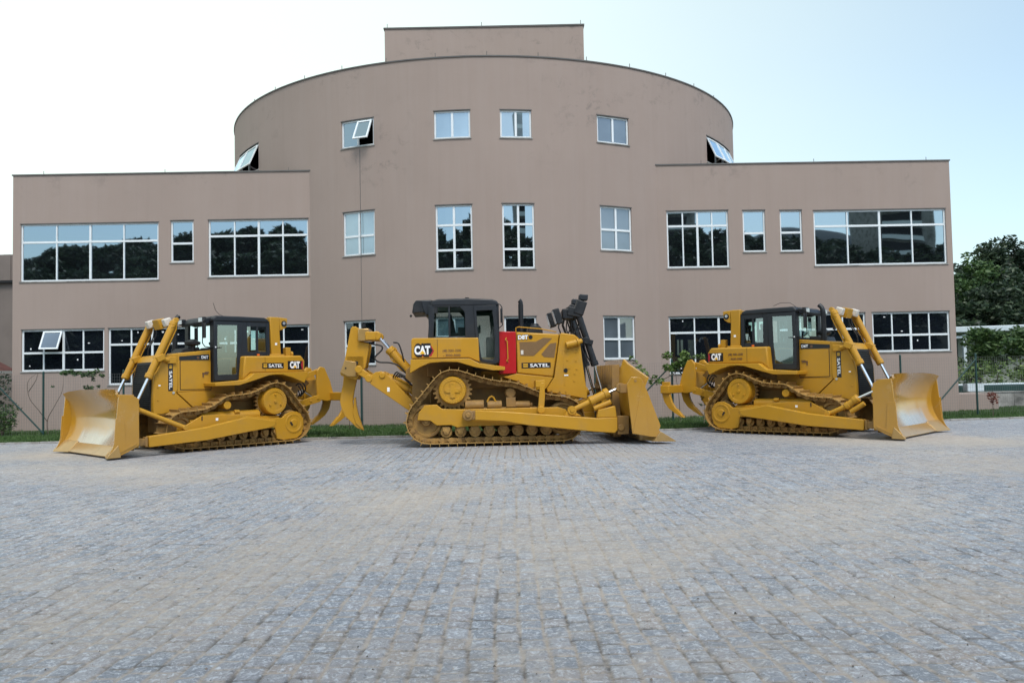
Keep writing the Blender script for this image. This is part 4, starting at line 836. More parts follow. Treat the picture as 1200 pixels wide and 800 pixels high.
    for k in range(5): m.tube(catmull([(-2.42 + .05 * k, -.42, 1.62), (-2.32 + .06 * k, -.5, 1.74 - .03 * k), (-2.18 + .05 * k, -.5, 1.62 - .05 * k), (-2.0 + .02 * k, -.42, 1.42)], 5, False), .017, 8)
    m.build('ripper_hose', 'rubber', t)
    return t

def build_small(loc, rz, mirror, label, tiltcyl):
    MIR[0] = -1 if mirror else 1
    t = thing('bulldozer', label, 'bulldozer', loc, rz, 'ochre-yellow bulldozers parked before the building')
    B = lambda mb, n, mat='yellow', p=t, bev=.012, **k: mb.build(n, mat, p, bevel=bev, **k)
    OUT = [(-1.5, .075), (-1.80, .08), (-2.05, .17), (-2.20, .33), (-2.24, .54), (-2.15, .76), (-1.87, 1.10), (-1.64, 1.39), (-1.43, 1.52), (-1.20, 1.54), (-.95, 1.44), (-.62, 1.31), (-.28, 1.27), (.02, 1.25), (.22, 1.13), (.50, .98), (.85, .93), (1.15, .92), (1.38, .80), (1.50, .58), (1.46, .34), (1.32, .16), (1.08, .08), (.8, .075), (.3, .075), (-.3, .075), (-.9, .075)]
    for s in (-1, 1):
        yc = s * .94
        make_track(t, OUT, 44, yc, .54, .10)
        sprocket(t, -1.26, 1.08, .40, .34, yc - s * .08, s, False)
        idler(t, -1.78, .51, .31, yc, s); idler(t, 1.12, .50, .315, yc, s)
        rollers(t, [-1.30 + .285 * i for i in range(8)], .29, .095, yc, s)
        m = MB(); y0, y1 = yc + s * .155, yc + s * .225
        m.prism([(-1.50, .10), (-1.86, .12), (-2.0, .22), (-2.06, .40), (-2.06, .60), (-1.98, .74), (-1.86, .80), (-1.70, .80), (-1.55, .74), (-1.46, .66), (-1.38, .66), (-1.0, .66), (-.62, .74), (.02, .81), (.62, .82), (.66, .81), (1.10, .57), (.9, .42), (-1.25, .42), (-1.30, .14)], y0, y1)
        m.span((-1.4, min(yc - s * .15, y0 + s * .001), .44), (.9, max(yc - s * .15, y0 + s * .001), .72)); fr = B(m, 'roller_frame', bev=.01)
        m = MB(); m.cyl((-.9, yc, .76), (.6, yc, .76), .13, n=20); m.cyl((1.12, y0, .5), (1.12, y1 + s * .03, .5), .1, n=18); m.cyl((-.35, yc + s * .1, .86), (-.22, yc + s * .1, .86), .05, n=12); m.lathe((-1.78, y1, .51), (-1.78, y1 + s * .02, .51), [(0, .25), (.014, .245), (.014, .20), (.006, .19), (.006, .10), (.018, .09), (.018, .01)], 36); B(m, 'recoil_housing', 'yellow', fr, .01)
        m = MB(); m.prism([(.635, .70), (.635, .805), (.66, .80), (.66, .70)], y1, y1 + s * .01); m.box((-1.70, y1 + s * .02, .50), (.04, .02, .10), ry=.6); m.build('slot', 'dark', fr, smooth=0)
        decal(fr, .25, .31, .68, .74, y1 + s * .003, 'white', 'sticker')
        m = MB(); m.cyl((0, yc - s * .15, 1.03), (0, yc + s * .21, 1.03), .095, n=24); m.box((0, yc - s * .22, .98), (.12, .14, .2)); B(m, 'carrier_roller', 'yellow', fr, .008)
        # push arm
        y0, y1 = s * 1.26, s * 1.44
        m = MB(); m.prism([(-1.12, .62), (-.96, .63), (-.37, .74), (.68, .55), (1.99, .43), (1.98, .19), (.67, .25), (-.38, .38), (-.92, .44), (-1.10, .48)], y0, y1); arm = B(m, 'push_arm', bev=.015)
        m = MB(); m.cyl((-1.08, s * 1.16, .55), (-1.08, s * 1.40, .55), .075, n=18); m.box((-1.02, s * 1.35, .55), (.12, .14, .14)); B(m, 'trunnion', 'yellow', arm, .01)
        m = MB(); m.span((1.99, s * 1.29, .23), (2.30, s * 1.41, .39)); m.cyl((2.16, s * 1.27, .31), (2.16, s * 1.43, .31), .085, n=16); m.span((2.0, s * 1.28, .20), (2.06, s * 1.42, .42)); B(m, 'arm_joint', 'yellow_dust_shade', arm, .012)
        if s == -1 and tiltcyl:
            c = cylinder(t, 'tilt_cylinder', (1.55, s * 1.30, .72), (1.84, s * 1.30, .93), (2.18, s * 1.30, 1.08), .085, 'yellow', .03, lines=False)
            m = MB(); m.cyl((1.12, s * 1.30, .54), (1.60, s * 1.30, .75), .05, .06, n=14); m.cyl((1.66, s * 1.32, .60), (1.98, s * 1.32, .80), .06, n=16); m.cyl((1.12, s * 1.24, .55), (1.12, s * 1.38, .55), .07, n=14); B(m, 'eye_bar', 'yellow', c, .008)
        else:
            m = MB(); m.cyl((1.12, s * 1.33, .56), (2.18, s * 1.22, 1.04), .055, n=14); m.cyl((1.14, s * 1.26, .57), (1.14, s * 1.40, .57), .06, n=14); m.cyl((2.2, s * 1.15, 1.05), (2.2, s * 1.28, 1.05), .08, n=14); B(m, 'brace_strut', bev=.008)
        m = MB(); m.prism([(-2.20, 1.76), (-2.16, 1.81), (-.68, 1.79), (-.46, 1.62), (.34, 1.57), (.33, 1.49), (-.28, 1.50), (-.64, 1.60), (-1.08, 1.73), (-1.25, 1.745), (-1.46, 1.74), (-1.75, 1.66), (-2.08, 1.52)], s * .60, s * 1.20); B(m, 'fender', bev=.01)
    m = MB(); m.span((-1.5, -.55, .4), (1.2, .55, 1.2)); m.span((-2.1, -.45, .8), (-1.3, .45, 1.5)); m.span((-1.2, -.6, 1.1), (.2, .6, 1.55)); m.span((-1.35, -.72, .95), (-1.15, .72, 1.2)); m.span((-1.9, -.55, 1.4), (.1, .55, 1.85)); B(m, 'main_case', 'yellow_dust_shade', bev=.03)
    # rear tank
    m = MB(); prof = [(-2.22, 1.80), (-2.22, 2.10), (-2.12, 2.23), (-.53, 2.21), (-.48, 1.62), (-.68, 1.79)]
    m.prism(prof, -1.0, 1.0); tk = B(m, 'fuel_tank', bev=.035)
    m = MB(); m.span((-1.083, -1.0025, 1.83), (-1.076, -.998, 2.19)); m.build('panel_gap', 'decalblack', tk, smooth=0)
    # hood
    m = MB(); m.prism([(.12, 1.38), (.10, 2.37), (.95, 2.29), (1.02, 1.36)], -.60, .60); hd = B(m, 'engine_hood', bev=.02)
    m = MB(); m.prism([(.15, 1.42), (.14, 2.11), (.90, 2.10), (.90, 1.43)], -.615, -.60); dr_ = B(m, 'side_door', 'yellow', hd, .006)
    m = MB(); m.prism([(.14, 1.405), (.125, 2.12), (.915, 2.11), (.915, 1.415)], -.603, -.598); m.build('panel_gap', 'decalblack', hd, smooth=0)
    m = MB(); m.box((.30, -.62, 1.80), (.14, .02, .03), ry=-.1); m.box((.35, -.62, 1.76), (.03, .02, .09)); m.box((.26, -.62, 1.83), (.10, .02, .02)); m.build('latch', 'brownprint', dr_)
    m = MB(); m.prism([(.96, 1.44), (.96, 2.285), (1.30, 2.24), (1.38, 2.18), (1.44, 2.05), (1.53, 1.64), (1.55, 1.2), (1.55, .87), (1.35, .86), (.62, .99), (.73, 1.09), (1.01, 1.36)], -.62, .62); rg = B(m, 'radiator_guard', bev=.02)
    m = MB(); m.prism([(1.20, .92), (1.20, 2.12), (1.46, 2.08), (1.565, 1.64), (1.575, .92)], -.50, .50); gr = B(m, 'radiator_grille', 'dark', rg, 0)
    m = MB()
    for k in range(24): z = .95 + k * .047; m.box((1.58 - max(0, z - 1.6) * .22, 0, z), (.02, 1.0, .012))
    m.build('grille_bars', 'black', gr, smooth=0)
    for s in (-1, 1):
        m = MB()
        for z in (1.2, 1.5, 1.85): m.cyl((1.44, s * .61, z), (1.44, s * .635, z), .018, n=8)
        m.build('bolts', 'yellow', rg)
    m = MB(); m.cyl((1.08, -.62, 1.36), (1.08, -.635, 1.36), .03, n=12); m.build('latch', 'steel', rg); decal(rg, 1.38, 1.43, 1.52, 1.55, -.623, 'white', 'sticker')
    st = MB(); st.prism([(.19, 2.13), (.19, 2.27), (.93, 2.21), (.93, 2.12)], -.606, -.60); st = st.build('model_plate', 'decalblack', hd, smooth=0)
    text('lettering', 'D6T', .095, (.30, -.610, 2.195), st, 'white', width=.17, bold=.003); m = MB(); m.cyl((.47, -.61, 2.18), (.47, -.60, 2.18), .032, n=14); m.build('dot', 'brownprint', st)
    text('lettering', 'D6T', .10, (1.36, 0, 2.18), rg, 'white', width=.18) if False else None
    logo_name(rg, 1.09, 1.20, 1.40, 2.04, -.622, vertical=True)
    m = MB(); m.prism([(-.5, 1.15), (-.45, 1.60), (.12, 1.50), (.14, 1.38), (.98, 1.36), (.70, 1.1), (.6, 1.0)], -.61, .61); B(m, 'lower_side_panel', bev=.01)
    if mirror:
        logo_name(tk, -1.60, -1.00, 1.90, 2.04, -1.003); logo_cat(tk, -2.16, -1.72, 1.87, 2.09, -1.003, False, True)
    else:
        logo_cat(tk, -2.20, -1.76, 1.87, 2.09, -1.003, False, True)
        text('phone_lettering', '(48) 3281-2500', .08, (-1.40, -1.004, 2.03), tk, 'brownprint', width=.42, bold=.001); text('phone_lettering', '- 3030-3000', .08, (-1.40, -1.004, 1.92), tk, 'brownprint', width=.38, bold=.001)
    # cab
    m = MB(); m.prism([(-1.33, 3.07), (-1.31, 3.15), (-1.2, 3.19), (-.6, 3.20), (.08, 3.20), (.17, 3.15), (.20, 3.06)], -.78, .78); rf_ = B(m, 'cab_roof', 'grey', bev=.03)
    m = MB(); m.prism([(.10, 3.05), (.12, 3.18), (.30, 3.13), (.34, 3.05), (.30, 2.98)], -.62, .62); B(m, 'front_visor', 'grey', rf_, .02)
    for y in (-.55, .55):
        m = MB(); m.box((.33, y, 3.10), (.10, .22, .14)); q = B(m, 'front_lamp', 'black', rf_, .015); m = MB(); m.box((.385, y, 3.10), (.012, .18, .10)); m.build('lens', 'lens', q)
    m = MB(); m.tube([(-.2, -.6, 3.2), (-.08, -.6, 3.24), (.02, -.6, 3.34), (.08, -.6, 3.52)] if mirror else [(.10, -.6, 3.2), (-.05, -.6, 3.31), (-.3, -.6, 3.33), (-.5, -.6, 3.26)], .006, 5); m.build('antenna', 'black', rf_)
    m = MB()
    for s in (-1, 1):
        y0, y1 = s * .69, s * .76
        m.prism([(-1.36, 2.20), (-1.33, 3.10), (-1.25, 3.10), (-1.27, 2.20)], y0, y1)
        m.prism([(-.74, 2.20), (-.72, 3.10), (-.60, 3.10), (-.58, 2.20)], y0, y1)
        m.prism([(-1.26, 2.20), (-1.26, 2.33), (-.73, 2.33), (-.73, 2.20)], y0, y1); m.prism([(-1.26, 2.96), (-1.26, 3.10), (-.73, 3.10), (-.73, 2.96)], y0, y1)
        m.box((-1.01, s * .73, 2.65), (.05, .05, .66)); m.span((.08, s * .58, 1.6), (.16, s * .76, 3.10)); m.span((-1.35, s * .58, 2.2), (-1.29, s * .75, 3.1))
    m.span((.10, -.72, 1.6), (.16, .72, 2.42)); m.span((-1.33, -.7, 2.20), (-.55, .7, 2.24)); m.span((-.55, -.65, 1.55), (.1, .65, 1.62)); m.span((-1.35, -.7, 2.2), (-1.30, .7, 2.4))
    m.prism([(-.60, 2.25), (-.60, 2.28), (-.56, 1.64), (-.59, 1.64)], -.74, -.70)
    cb = B(m, 'cab_frame', 'grey', bev=.012)
    for s in (-1, 1):
        m = MB(); o_ = [(-.59, 3.06), (.15, 3.06), (.16, 2.35), (.15, 1.65), (.12, 1.61), (-.52, 1.63), (-.55, 1.66), (-.57, 2.3)]; i_ = [(-.46, 2.98), (.06, 2.97), (.07, 2.35), (.06, 1.78), (.04, 1.76), (-.41, 1.77), (-.43, 1.79), (-.45, 2.3)]
        frame_ring(m, o_, i_, s * .755, s * .785); dr = B(m, 'cab_door', 'grey', bev=.008)
        m = MB(); m.add([(x, s * .77, z) for x, z in i_], [tuple(range(8))]); m.build('door_glass', 'cabglass', dr, smooth=0)
        m = MB(); m.tube([(.08, s * .785, 2.40), (.05, s * .82, 2.42), (-.02, s * .82, 2.42)], .012, 6); m.build('door_handle', 'black', dr); 
        if s == -1: decal(dr, .10, .13, 2.42, 2.45, -.787, 'white', 'sticker')
        m = MB(); m.add([(-1.26, s * .73, 2.33), (-.73, s * .73, 2.33), (-.73, s * .73, 2.96), (-1.26, s * .73, 2.96)], [(0, 1, 2, 3)]); m.build('side_window', 'cabglass', cb, smooth=0)
    m = MB(); m.add([(.13, -.58, 2.42), (.13, .58, 2.42), (.13, .58, 3.06), (.13, -.58, 3.06)], [(0, 1, 2, 3)]); m.build('windscreen', 'cabglass', cb, smooth=0)
    m = MB(); m.add([(-1.31, -.58, 2.4), (-1.31, .58, 2.4), (-1.31, .58, 3.06), (-1.31, -.58, 3.06)], [(0, 1, 2, 3)]); m.build('rear_window', 'cabglass', cb, smooth=0)
    m = MB(); m.span((-1.0, -.27, 1.7), (-.45, .27, 2.15)); m.box((-1.02, 0, 2.42), (.14, .5, .55), ry=-.15); m.box((-1.07, 0, 2.76), (.1, .28, .18), ry=-.15); m.span((-.95, -.42, 2.2), (-.45, -.34, 2.32)); m.span((-.95, .34, 2.2), (-.45, .42, 2.32)); B(m, 'operator_seat', 'seat', cb, .03)
    m = MB(); m.span((-.12, -.3, 1.62), (.05, .3, 2.3)); m.cyl((-.4, -.4, 2.3), (-.38, -.4, 2.5), .025, n=8); m.span((-.4, -.55, 1.62), (0, .55, 1.9)); B(m, 'controls', 'black', cb, .01)
    # roll-over posts and rear lamps
    m = MB()
    for s in (-1, 1): m.prism([(-1.68, 2.23), (-1.64, 2.90), (-1.64, 3.22), (-1.36, 3.22), (-1.40, 2.23)], s * .60, s * .76); m.span((-1.76, s * .56, 2.2), (-1.34, s * .8, 2.27))
    m.span((-1.62, -.6, 2.98), (-1.38, .6, 3.2)); rp_ = B(m, 'roll_bar', bev=.02)
    for s in (-1, 1):
        m = MB(); m.prism([(-1.88, 3.20), (-1.85, 2.97), (-1.74, 2.90), (-1.65, 2.88), (-1.65, 3.22)], s * .50, s * .74); q = B(m, 'rear_lamp_box', 'yellow', rp_, .015); m = MB(); m.cyl((-1.77, s * .74, 3.06), (-1.77, s * .752, 3.06), .075, n=18); q2 = m.build('lamp_recess', 'dark', q); m = MB(); m.cyl((-1.77, s * .752, 3.07), (-1.77, s * .758, 3.07), .04, n=14); m.build('lens', 'lens', q2)
    decal(rp_, -1.56, -1.50, 2.50, 2.56, -.763, 'white', 'sticker')
    m = MB(); m.span((-2.02, -.65, 2.2), (-1.88, -.5, 2.45)); m.cyl((-2.08, -.62, 2.28), (-2.02, -.62, 2.28), .07, n=16); B(m, 'tank_lamp', 'yellow', bev=.01)
    m = MB(); m.cyl((-.98, -.85, 2.23), (-.98, -.85, 2.27), .035, n=10); m.build('marker_lamp', 'orange', t)
    # exhaust, pre-cleaner, mirrors
    m = MB(); ey = .25 * MIR[0] * -1; m.cyl((.65, ey, 2.3), (.65, ey, 3.06), .062, n=18); m.tube([(.65, ey, 3.05), (.64, ey, 3.11), (.61, ey, 3.17), (.55, ey, 3.23)], .056, 14); m.cyl((.65, ey, 2.3), (.65, ey, 2.42), .08, n=18); B(m, 'exhaust_stack', 'black', bev=0)
    m = MB(); py_ = .25 * MIR[0]; m.cyl((.44, py_, 2.3), (.44, py_, 2.5), .07, n=18); m.lathe((.44, py_, 2.48), (.44, py_, 2.66), [(0, .09), (.03, .18), (.09, .19), (.12, .12), (.16, .05)], 24); B(m, 'air_cleaner', 'black', bev=0)
    m = MB(); m.prism([(.3, 2.33), (.28, 2.45), (.7, 2.42), (.75, 2.29)], -.3, .3); B(m, 'hood_cover', 'black', bev=.02)
    for s in (-1, 1):
        handrail(t, [(.16, s * .74, 3.10), (.30, s * .84, 3.11), (.44, s * .86, 3.09), (.48, s * .86, 3.04), (.48, s * .86, 2.52), (.40, s * .82, 2.44), (.17, s * .74, 2.42)], .012, 'black', 'mirror_bracket')
        m = MB(); m.box((.46, s * .90, 2.82), (.03, .17, .36)); B(m, 'mirror', 'black', bev=.01)
    # lift cylinders
    for s in (-1, 1):
        y = s * .67
        c = cylinder(t, 'lift_cylinder', (1.08, y, 3.02), (1.69, y, 1.70), (2.20, y, .62), .078, 'yellow', .034)
        m = MB(); m.box((1.43, y, 2.17), (.2, .2, .14), ry=.43); m.cyl((1.20, y - s * .02, 2.12), (1.42, y - s * .02, 2.16), .06, n=14); m.span((1.02, y - s * .12, 2.04), (1.24, y - s * .0, 2.2)); B(m, 'trunnion_yoke', 'yellow', c, .012)
        m = MB(); m.cyl((1.04, y - .05, 3.06), (1.04, y + .05, 3.06), .06, n=14); m.box((1.14, y, 2.90), (.09, .17, .03), ry=.43); B(m, 'head', 'yellow', c, .008)
        m = MB(); m.tube(catmull([(1.0, y - s * .1, 3.0), (1.02, y - s * .2, 2.75), (1.18, y - s * .17, 2.45), (1.2, y - s * .15, 2.25)], 5, False), .017, 6); m.tube(catmull([(1.1, y - s * .3, 2.95), (1.14, y - s * .28, 2.65), (1.3, y - s * .2, 2.4)], 5, False), .015, 6); m.build('hose', 'rubber', c)
        m = MB(); m.box((1.16, y - s * .20, 3.02), (.17, .17, .18), ry=.35); q = B(m, 'work_lamp', 'plate', c, .02); m = MB(); m.box((1.06, y - s * .22, 2.985), (.02, .15, .15), ry=.35); m.build('lens', 'lens', q)
    m = MB(); m.box((1.14, 0, 3.0), (.16, .34, .24), ry=.3); m.cyl((1.12, -.45, 2.98), (1.12, .45, 2.98), .03, n=10); B(m, 'crosshead', bev=.02)
    # blade
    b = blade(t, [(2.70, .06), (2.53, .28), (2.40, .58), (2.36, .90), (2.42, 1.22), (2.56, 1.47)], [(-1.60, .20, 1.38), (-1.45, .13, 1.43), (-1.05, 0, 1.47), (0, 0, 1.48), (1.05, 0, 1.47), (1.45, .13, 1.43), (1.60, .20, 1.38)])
    for s in (-1, 1):
        m = MB(); m.prism([(2.28, 1.26), (2.43, 1.35), (2.70, 1.37), (2.72, 1.1), (2.76, .68), (2.79, .32), (2.92, .06), (2.72, .05), (2.50, .14), (2.27, .27)], s * 1.60, s * 1.635); ep = B(m, 'end_plate', 'bladeface', b, .008)
        m = MB(); m.prism([(2.60, .85), (2.77, .86), (2.80, .33), (2.88, .10), (2.70, .12), (2.34, .28), (2.34, .33), (2.55, .24)], s * 1.634, s * 1.65); B(m, 'wear_strip', 'bladeface', ep, .004)
        m = MB(); m.add([(2.66, s * 1.66, .04), (2.96, s * 1.66, .03), (2.94, s * 1.66, .07), (2.72, s * 1.66, .30), (2.60, s * 1.12, .04), (2.80, s * 1.12, .03), (2.78, s * 1.12, .06), (2.57, s * 1.12, .28)], [(0, 1, 2, 3), (7, 6, 5, 4), (0, 4, 5, 1), (1, 5, 6, 2), (2, 6, 7, 3), (3, 7, 4, 0)]); B(m, 'end_bit', 'edge', b, .006)
    m = MB(); m.prism([(2.60, .04), (2.78, .03), (2.79, .05), (2.59, .24), (2.54, .24)], -1.12, 1.12); B(m, 'cutting_edge', 'edge', b, .005)
    m = MB()
    for s in (-1, 1): m.span((2.20, s * 1.34 - .09, .2), (2.45, s * 1.34 + .09, .5)); m.span((2.14, s * .67 - .05, .5), (2.36, s * .67 + .05, .75)); m.span((2.14, s * 1.26 - .06, .95), (2.40, s * 1.26 + .06, 1.15))
    B(m, 'pivot_lugs', 'yellow', b, .012)
    # C-frame cross tube
    # ripper with three shanks
    m = MB()
    for s in (-1, 1): m.prism([(-3.0, 1.06), (-2.98, 1.50), (-3.0, 1.84), (-3.10, 1.95), (-3.24, 1.92), (-3.42, 1.55), (-3.52, 1.20), (-3.53, 1.03), (-3.3, 1.0)], s * .30, s * .37)
    m.prism([(-3.05, 1.1), (-3.05, 1.6), (-3.25, 1.6), (-3.4, 1.2)], -.3, .3); rp = B(m, 'ripper_carriage', bev=.015)
    m = MB(); m.span((-3.68, -1.10, 1.02), (-3.40, 1.10, 1.24)); B(m, 'ripper_beam', bev=.015, p=rp)
    for y in (-1.0, 0, 1.0):
        m = MB(); m.prism([(-3.66, 1.34), (-3.42, 1.34), (-3.42, .98), (-3.36, .78), (-3.24, .60), (-3.04, .42), (-3.0, .38), (-3.24, .46), (-3.46, .60), (-3.60, .78), (-3.66, .98)], y - .04, y + .04); sk = B(m, 'ripper_shank', bev=.01)
        m = MB(); m.prism([(-3.22, .60), (-2.98, .36), (-3.06, .37), (-3.30, .50)], y - .055, y + .055); B(m, 'ripper_tip', 'yellow', sk, .006)
    for s in (-1, 1):
        m = MB(); m.prism([(-3.12, 1.90), (-2.98, 1.86), (-2.25, 1.62), (-2.2, 1.5), (-3.05, 1.74)], s * .22, s * .30); m.prism([(-3.05, 1.16), (-2.95, 1.18), (-2.15, .98), (-2.15, .80), (-3.03, 1.0)], s * .38, s * .48); m.cyl((-2.72, s * .48, 1.03), (-2.72, s * .495, 1.03), .04, n=12); m.cyl((-2.95, s * .48, 1.09), (-2.95, s * .495, 1.09), .035, n=12); B(m, 'lift_link', bev=.01)
    cylinder(t, 'ripper_cylinder', (-2.2, 0, 1.7), (-2.65, 0, 1.4), (-3.1, 0, 1.12), .08, 'yellow', .035)
    m = MB(); m.span((-2.32, -.5, .75), (-1.9, .5, 1.75)); m.prism([(-2.2, 1.4), (-2.2, 1.8), (-2.6, 1.78), (-2.9, 1.5), (-2.6, 1.3)], -.15, .15); B(m, 'ripper_mount', 'yellow_dust_shade', bev=.015)
    m = MB()
    for k in range(4): m.tube(catmull([(-2.25, -.5 + .1 * k, 1.45 - .06 * k), (-2.4, -.55 + .1 * k, 1.55 - .05 * k), (-2.55, -.5 + .1 * k, 1.35 - .05 * k), (-2.45, -.4 + .1 * k, 1.15)], 5, False), .017, 8)
    m.build('ripper_hose', 'rubber', t)
    MIR[0] = 1
    return t
build_large((-.485, 20.42, 0), R_(4))
build_small((-7.66, 20.59, 0), R_(46.3), True, 'leftmost bulldozer, angled with its blade facing left and all-yellow lift cylinders', False)
build_small((7.55, 21.4, 0), R_(-43.1), False, 'rightmost bulldozer, angled with its blade facing right and tall black exhaust in view', True)

# ------------------------------------------------------------------ vegetation and neighbours
def leaf_cloud(name, mat, parent, clumps, per, size, seed, flat=.5, loc_mat=None):
    """clumps: list of (center, radius); small two-triangle leaves scattered in each clump"""
    rs = np.random.RandomState(seed); C_ = []; 
    for c, r in clumps:
        n = max(4, int(per * (r if np.isscalar(r) else max(r)) ** 2)); d = rs.normal(size=(n, 3)); d /= np.linalg.norm(d, axis=1)[:, None]
        q = d * (rs.uniform(.25, 1, n) ** .45)[:, None] * np.array(r) + np.array(c); C_.append(q)
    P = np.concatenate(C_); n = len(P); s = rs.uniform(.6, 1.3, n) * size
    a = rs.normal(size=(n, 3)); a[:, 2] *= flat; a /= np.linalg.norm(a, axis=1)[:, None]; b = rs.normal(size=(n, 3)); b -= a * (a * b).sum(1)[:, None]; b /= np.linalg.norm(b, axis=1)[:, None]
    V = np.stack([P - a * s[:, None], P - b * (s * .42)[:, None] + a * (s * .1)[:, None], P + a * s[:, None], P + b * (s * .42)[:, None] + a * (s * .1)[:, None]], 1)
    me = bpy.data.meshes.new(name); me.vertices.add(4 * n); me.vertices.foreach_set('co', V.astype(np.float32).ravel()); me.loops.add(4 * n); me.loops.foreach_set('vertex_index', np.arange(4 * n, dtype=np.int32))
    me.polygons.add(n); me.polygons.foreach_set('loop_start', np.arange(0, 4 * n, 4, dtype=np.int32)); me.update(); me.materials.append(MT[mat])
    o = bpy.data.objects.new(name, me); COL.objects.link(o)
    if parent: o.parent = parent
    return o
def make_tree(label, loc, h, cr, seed, mat, group=None, lsize=.28, per=230, trunk_f=.45, name='broadleaf_tree', cat='tree', nl=None, squash=.85):
    rs = random.Random(seed); t = thing(name, label, cat, loc, 0, group)
    m = MB(); top = Vector((rs.uniform(-.6, .6), rs.uniform(-.6, .6), h * .86)); base = Vector((0, 0, -.1)); pts = [base.lerp(top, k / 6) + Vector((rs.uniform(-.12, .12), rs.uniform(-.12, .12), 0)) * (h / 12) * (k > 0) for k in range(7)]
    r0_ = h * .018 + .02; m.tube(pts, [r0_ * (1 - .8 * k / 6) for k in range(7)], 8)
    clumps = []; nl = nl or int(9 + h * .7)
    for k in range(nl):
        f_ = trunk_f + (1 - trunk_f) * (k + .5) / nl; p = base.lerp(top, f_ * .95 / .86 * .86); ang = k * 2.4 + rs.uniform(-.5, .5); env = math.sin(PI * min(1, max(.08, (f_ - trunk_f) / (1 - trunk_f) * .82 + .12)))
        L = cr * env * rs.uniform(.55, 1.1); e = p + Vector((math.cos(ang) * L, math.sin(ang) * L, L * rs.uniform(.1, .7)))
        e.z = min(e.z, h - cr * .15); mid = p.lerp(e, .5) + Vector((0, 0, -.08 * L)); m.tube([p, mid, e], [r0_ * .35, r0_ * .22, r0_ * .08], 5)
        for q in range(rs.randint(2, 4)):
            rr_ = cr * rs.uniform(.18, .36); o = Vector((rs.uniform(-1, 1), rs.uniform(-1, 1), rs.uniform(-.6, .8))) * cr * .26; c = e + o; clumps.append(((c.x, c.y, c.z), (rr_, rr_, rr_ * rs.uniform(.55, .9) * squash / .85)))
    for q in range(4):
        rr_ = cr * rs.uniform(.16, .28); clumps.append(((top.x + rs.uniform(-.3, .3) * cr, top.y + rs.uniform(-.3, .3) * cr, h - rr_ * rs.uniform(.5, 1.6)), (rr_, rr_, rr_ * .8)))
    m.build('trunk', 'bark', t, smooth=40); leaf_cloud('crown', mat, t, clumps, per, lsize, seed)
    return t
# background woodland on the right, standing 60 to 95 m away
TL = [('tall dark tree just clear of the building corner, lowest crown of the tree line', (47.0, 86, 0), 12.6, 3.8, 'leafdark'), ('mid-green tree with a thin see-through top behind the office corner', (43.6, 78, 0), 11.6, 3.4, 'leafmid'),
      ('loose tree with gaps of sky in its crown, second along the tree line', (51.4, 88, 0), 14.8, 4.0, 'leafdark'), ('tallest tree of the tree line at the right edge', (55.6, 90, 0), 15.8, 4.6, 'leafdark'),
      ('lowest tree at the foot of the tree line nearest the building', (39.6, 70, 0), 7.0, 3.4, 'leafdark'), ('dark bushy tree low in the middle of the tree line', (43.0, 72, 0), 8.6, 4.0, 'leafdark'), ('shadowy tree behind the pale roof at the right edge', (47.2, 76, 0), 10.5, 4.4, 'leafdark'), ('slim tree between the two tallest trees', (54.3, 96, 0), 15.0, 3.2, 'leafmid'), ('broad dark tree beyond the right edge of the tree line', (60, 92, 0), 15.2, 5, 'leafdark')]
for i, (lb_, loc, h, cr, mt) in enumerate(TL): make_tree(lb_, loc, h, cr, 40 + i, mt, 'trees of the tree line on the right', .26, 120, .18)
# undergrowth filling the foot of the wood
fl = leaf_cloud('undergrowth', 'leafdark', None, [((x + random.uniform(-1, 1), 66 + random.uniform(-2, 26), random.uniform(.5, 4.0)), (2.4, 2.4, 2.0)) for x in np.arange(34, 72, .9)], 190, .32, 77)
props(fl, 'dark undergrowth at the foot of the tree line', 'undergrowth', kind='stuff')
# trees beside the building, near the pale roof
make_tree('bushy green tree with sprawling crown under the pale metal roof on the right', (24.4, 39.5, 0), 3.5, 1.9, 91, 'leafmid', None, .13, 520, .25, squash=.7)
make_tree('smaller green tree behind the wire fence nearest the building corner', (22.2, 39.2, 0), 2.5, .9, 92, 'leafmid', None, .11, 600, .1)
hb = thing('hedge', 'yellow-green hedge row behind the stained low wall', 'hedge', (22, 34.8, 0))
leaf_cloud('foliage', 'leafbright', hb, [((-4.2 + .42 * i + random.uniform(-.2, .2), random.uniform(-.3, .3), random.uniform(.9, 1.7)), (.55, .5, .45)) for i in range(26)], 420, .085, 93)
m = MB()
for i in range(9): m.cyl((-4 + i * 1.15, 0, 0), (-3.9 + i * 1.15, 0, 1.2), .03, n=6)
m.build('stems', 'bark', hb)
# pale roof building far right
sb = thing('canopy_building', 'low building with pale green wall and long pale metal roof edge beyond the trees', 'building', (30, 46, 0))
m = MB(); m.prism([(-9, 3.42), (-9, 3.72), (14, 4.02), (14, 3.70)], -1.2, 8); m.build('roof', 'roofpaint', sb, bevel=.03)
m = MB(); m.span((-5.2, 0, 0), (14, 7, 3.5)); m.build('wall', 'greenwall', sb)
m = MB(); 
for x in (-8.8, -5.4): m.span((x, -1.0, 0), (x + .16, -.84, 3.35))
m.span((-8.8, -1.0, 3.15), (-5.3, -.86, 3.27)); m.build('post', 'roofpaint', sb)
m = MB(); m.span((-8.6, -.2, .3), (-5.3, -.15, 3.1)); m.build('glazing', 'pane', sb)
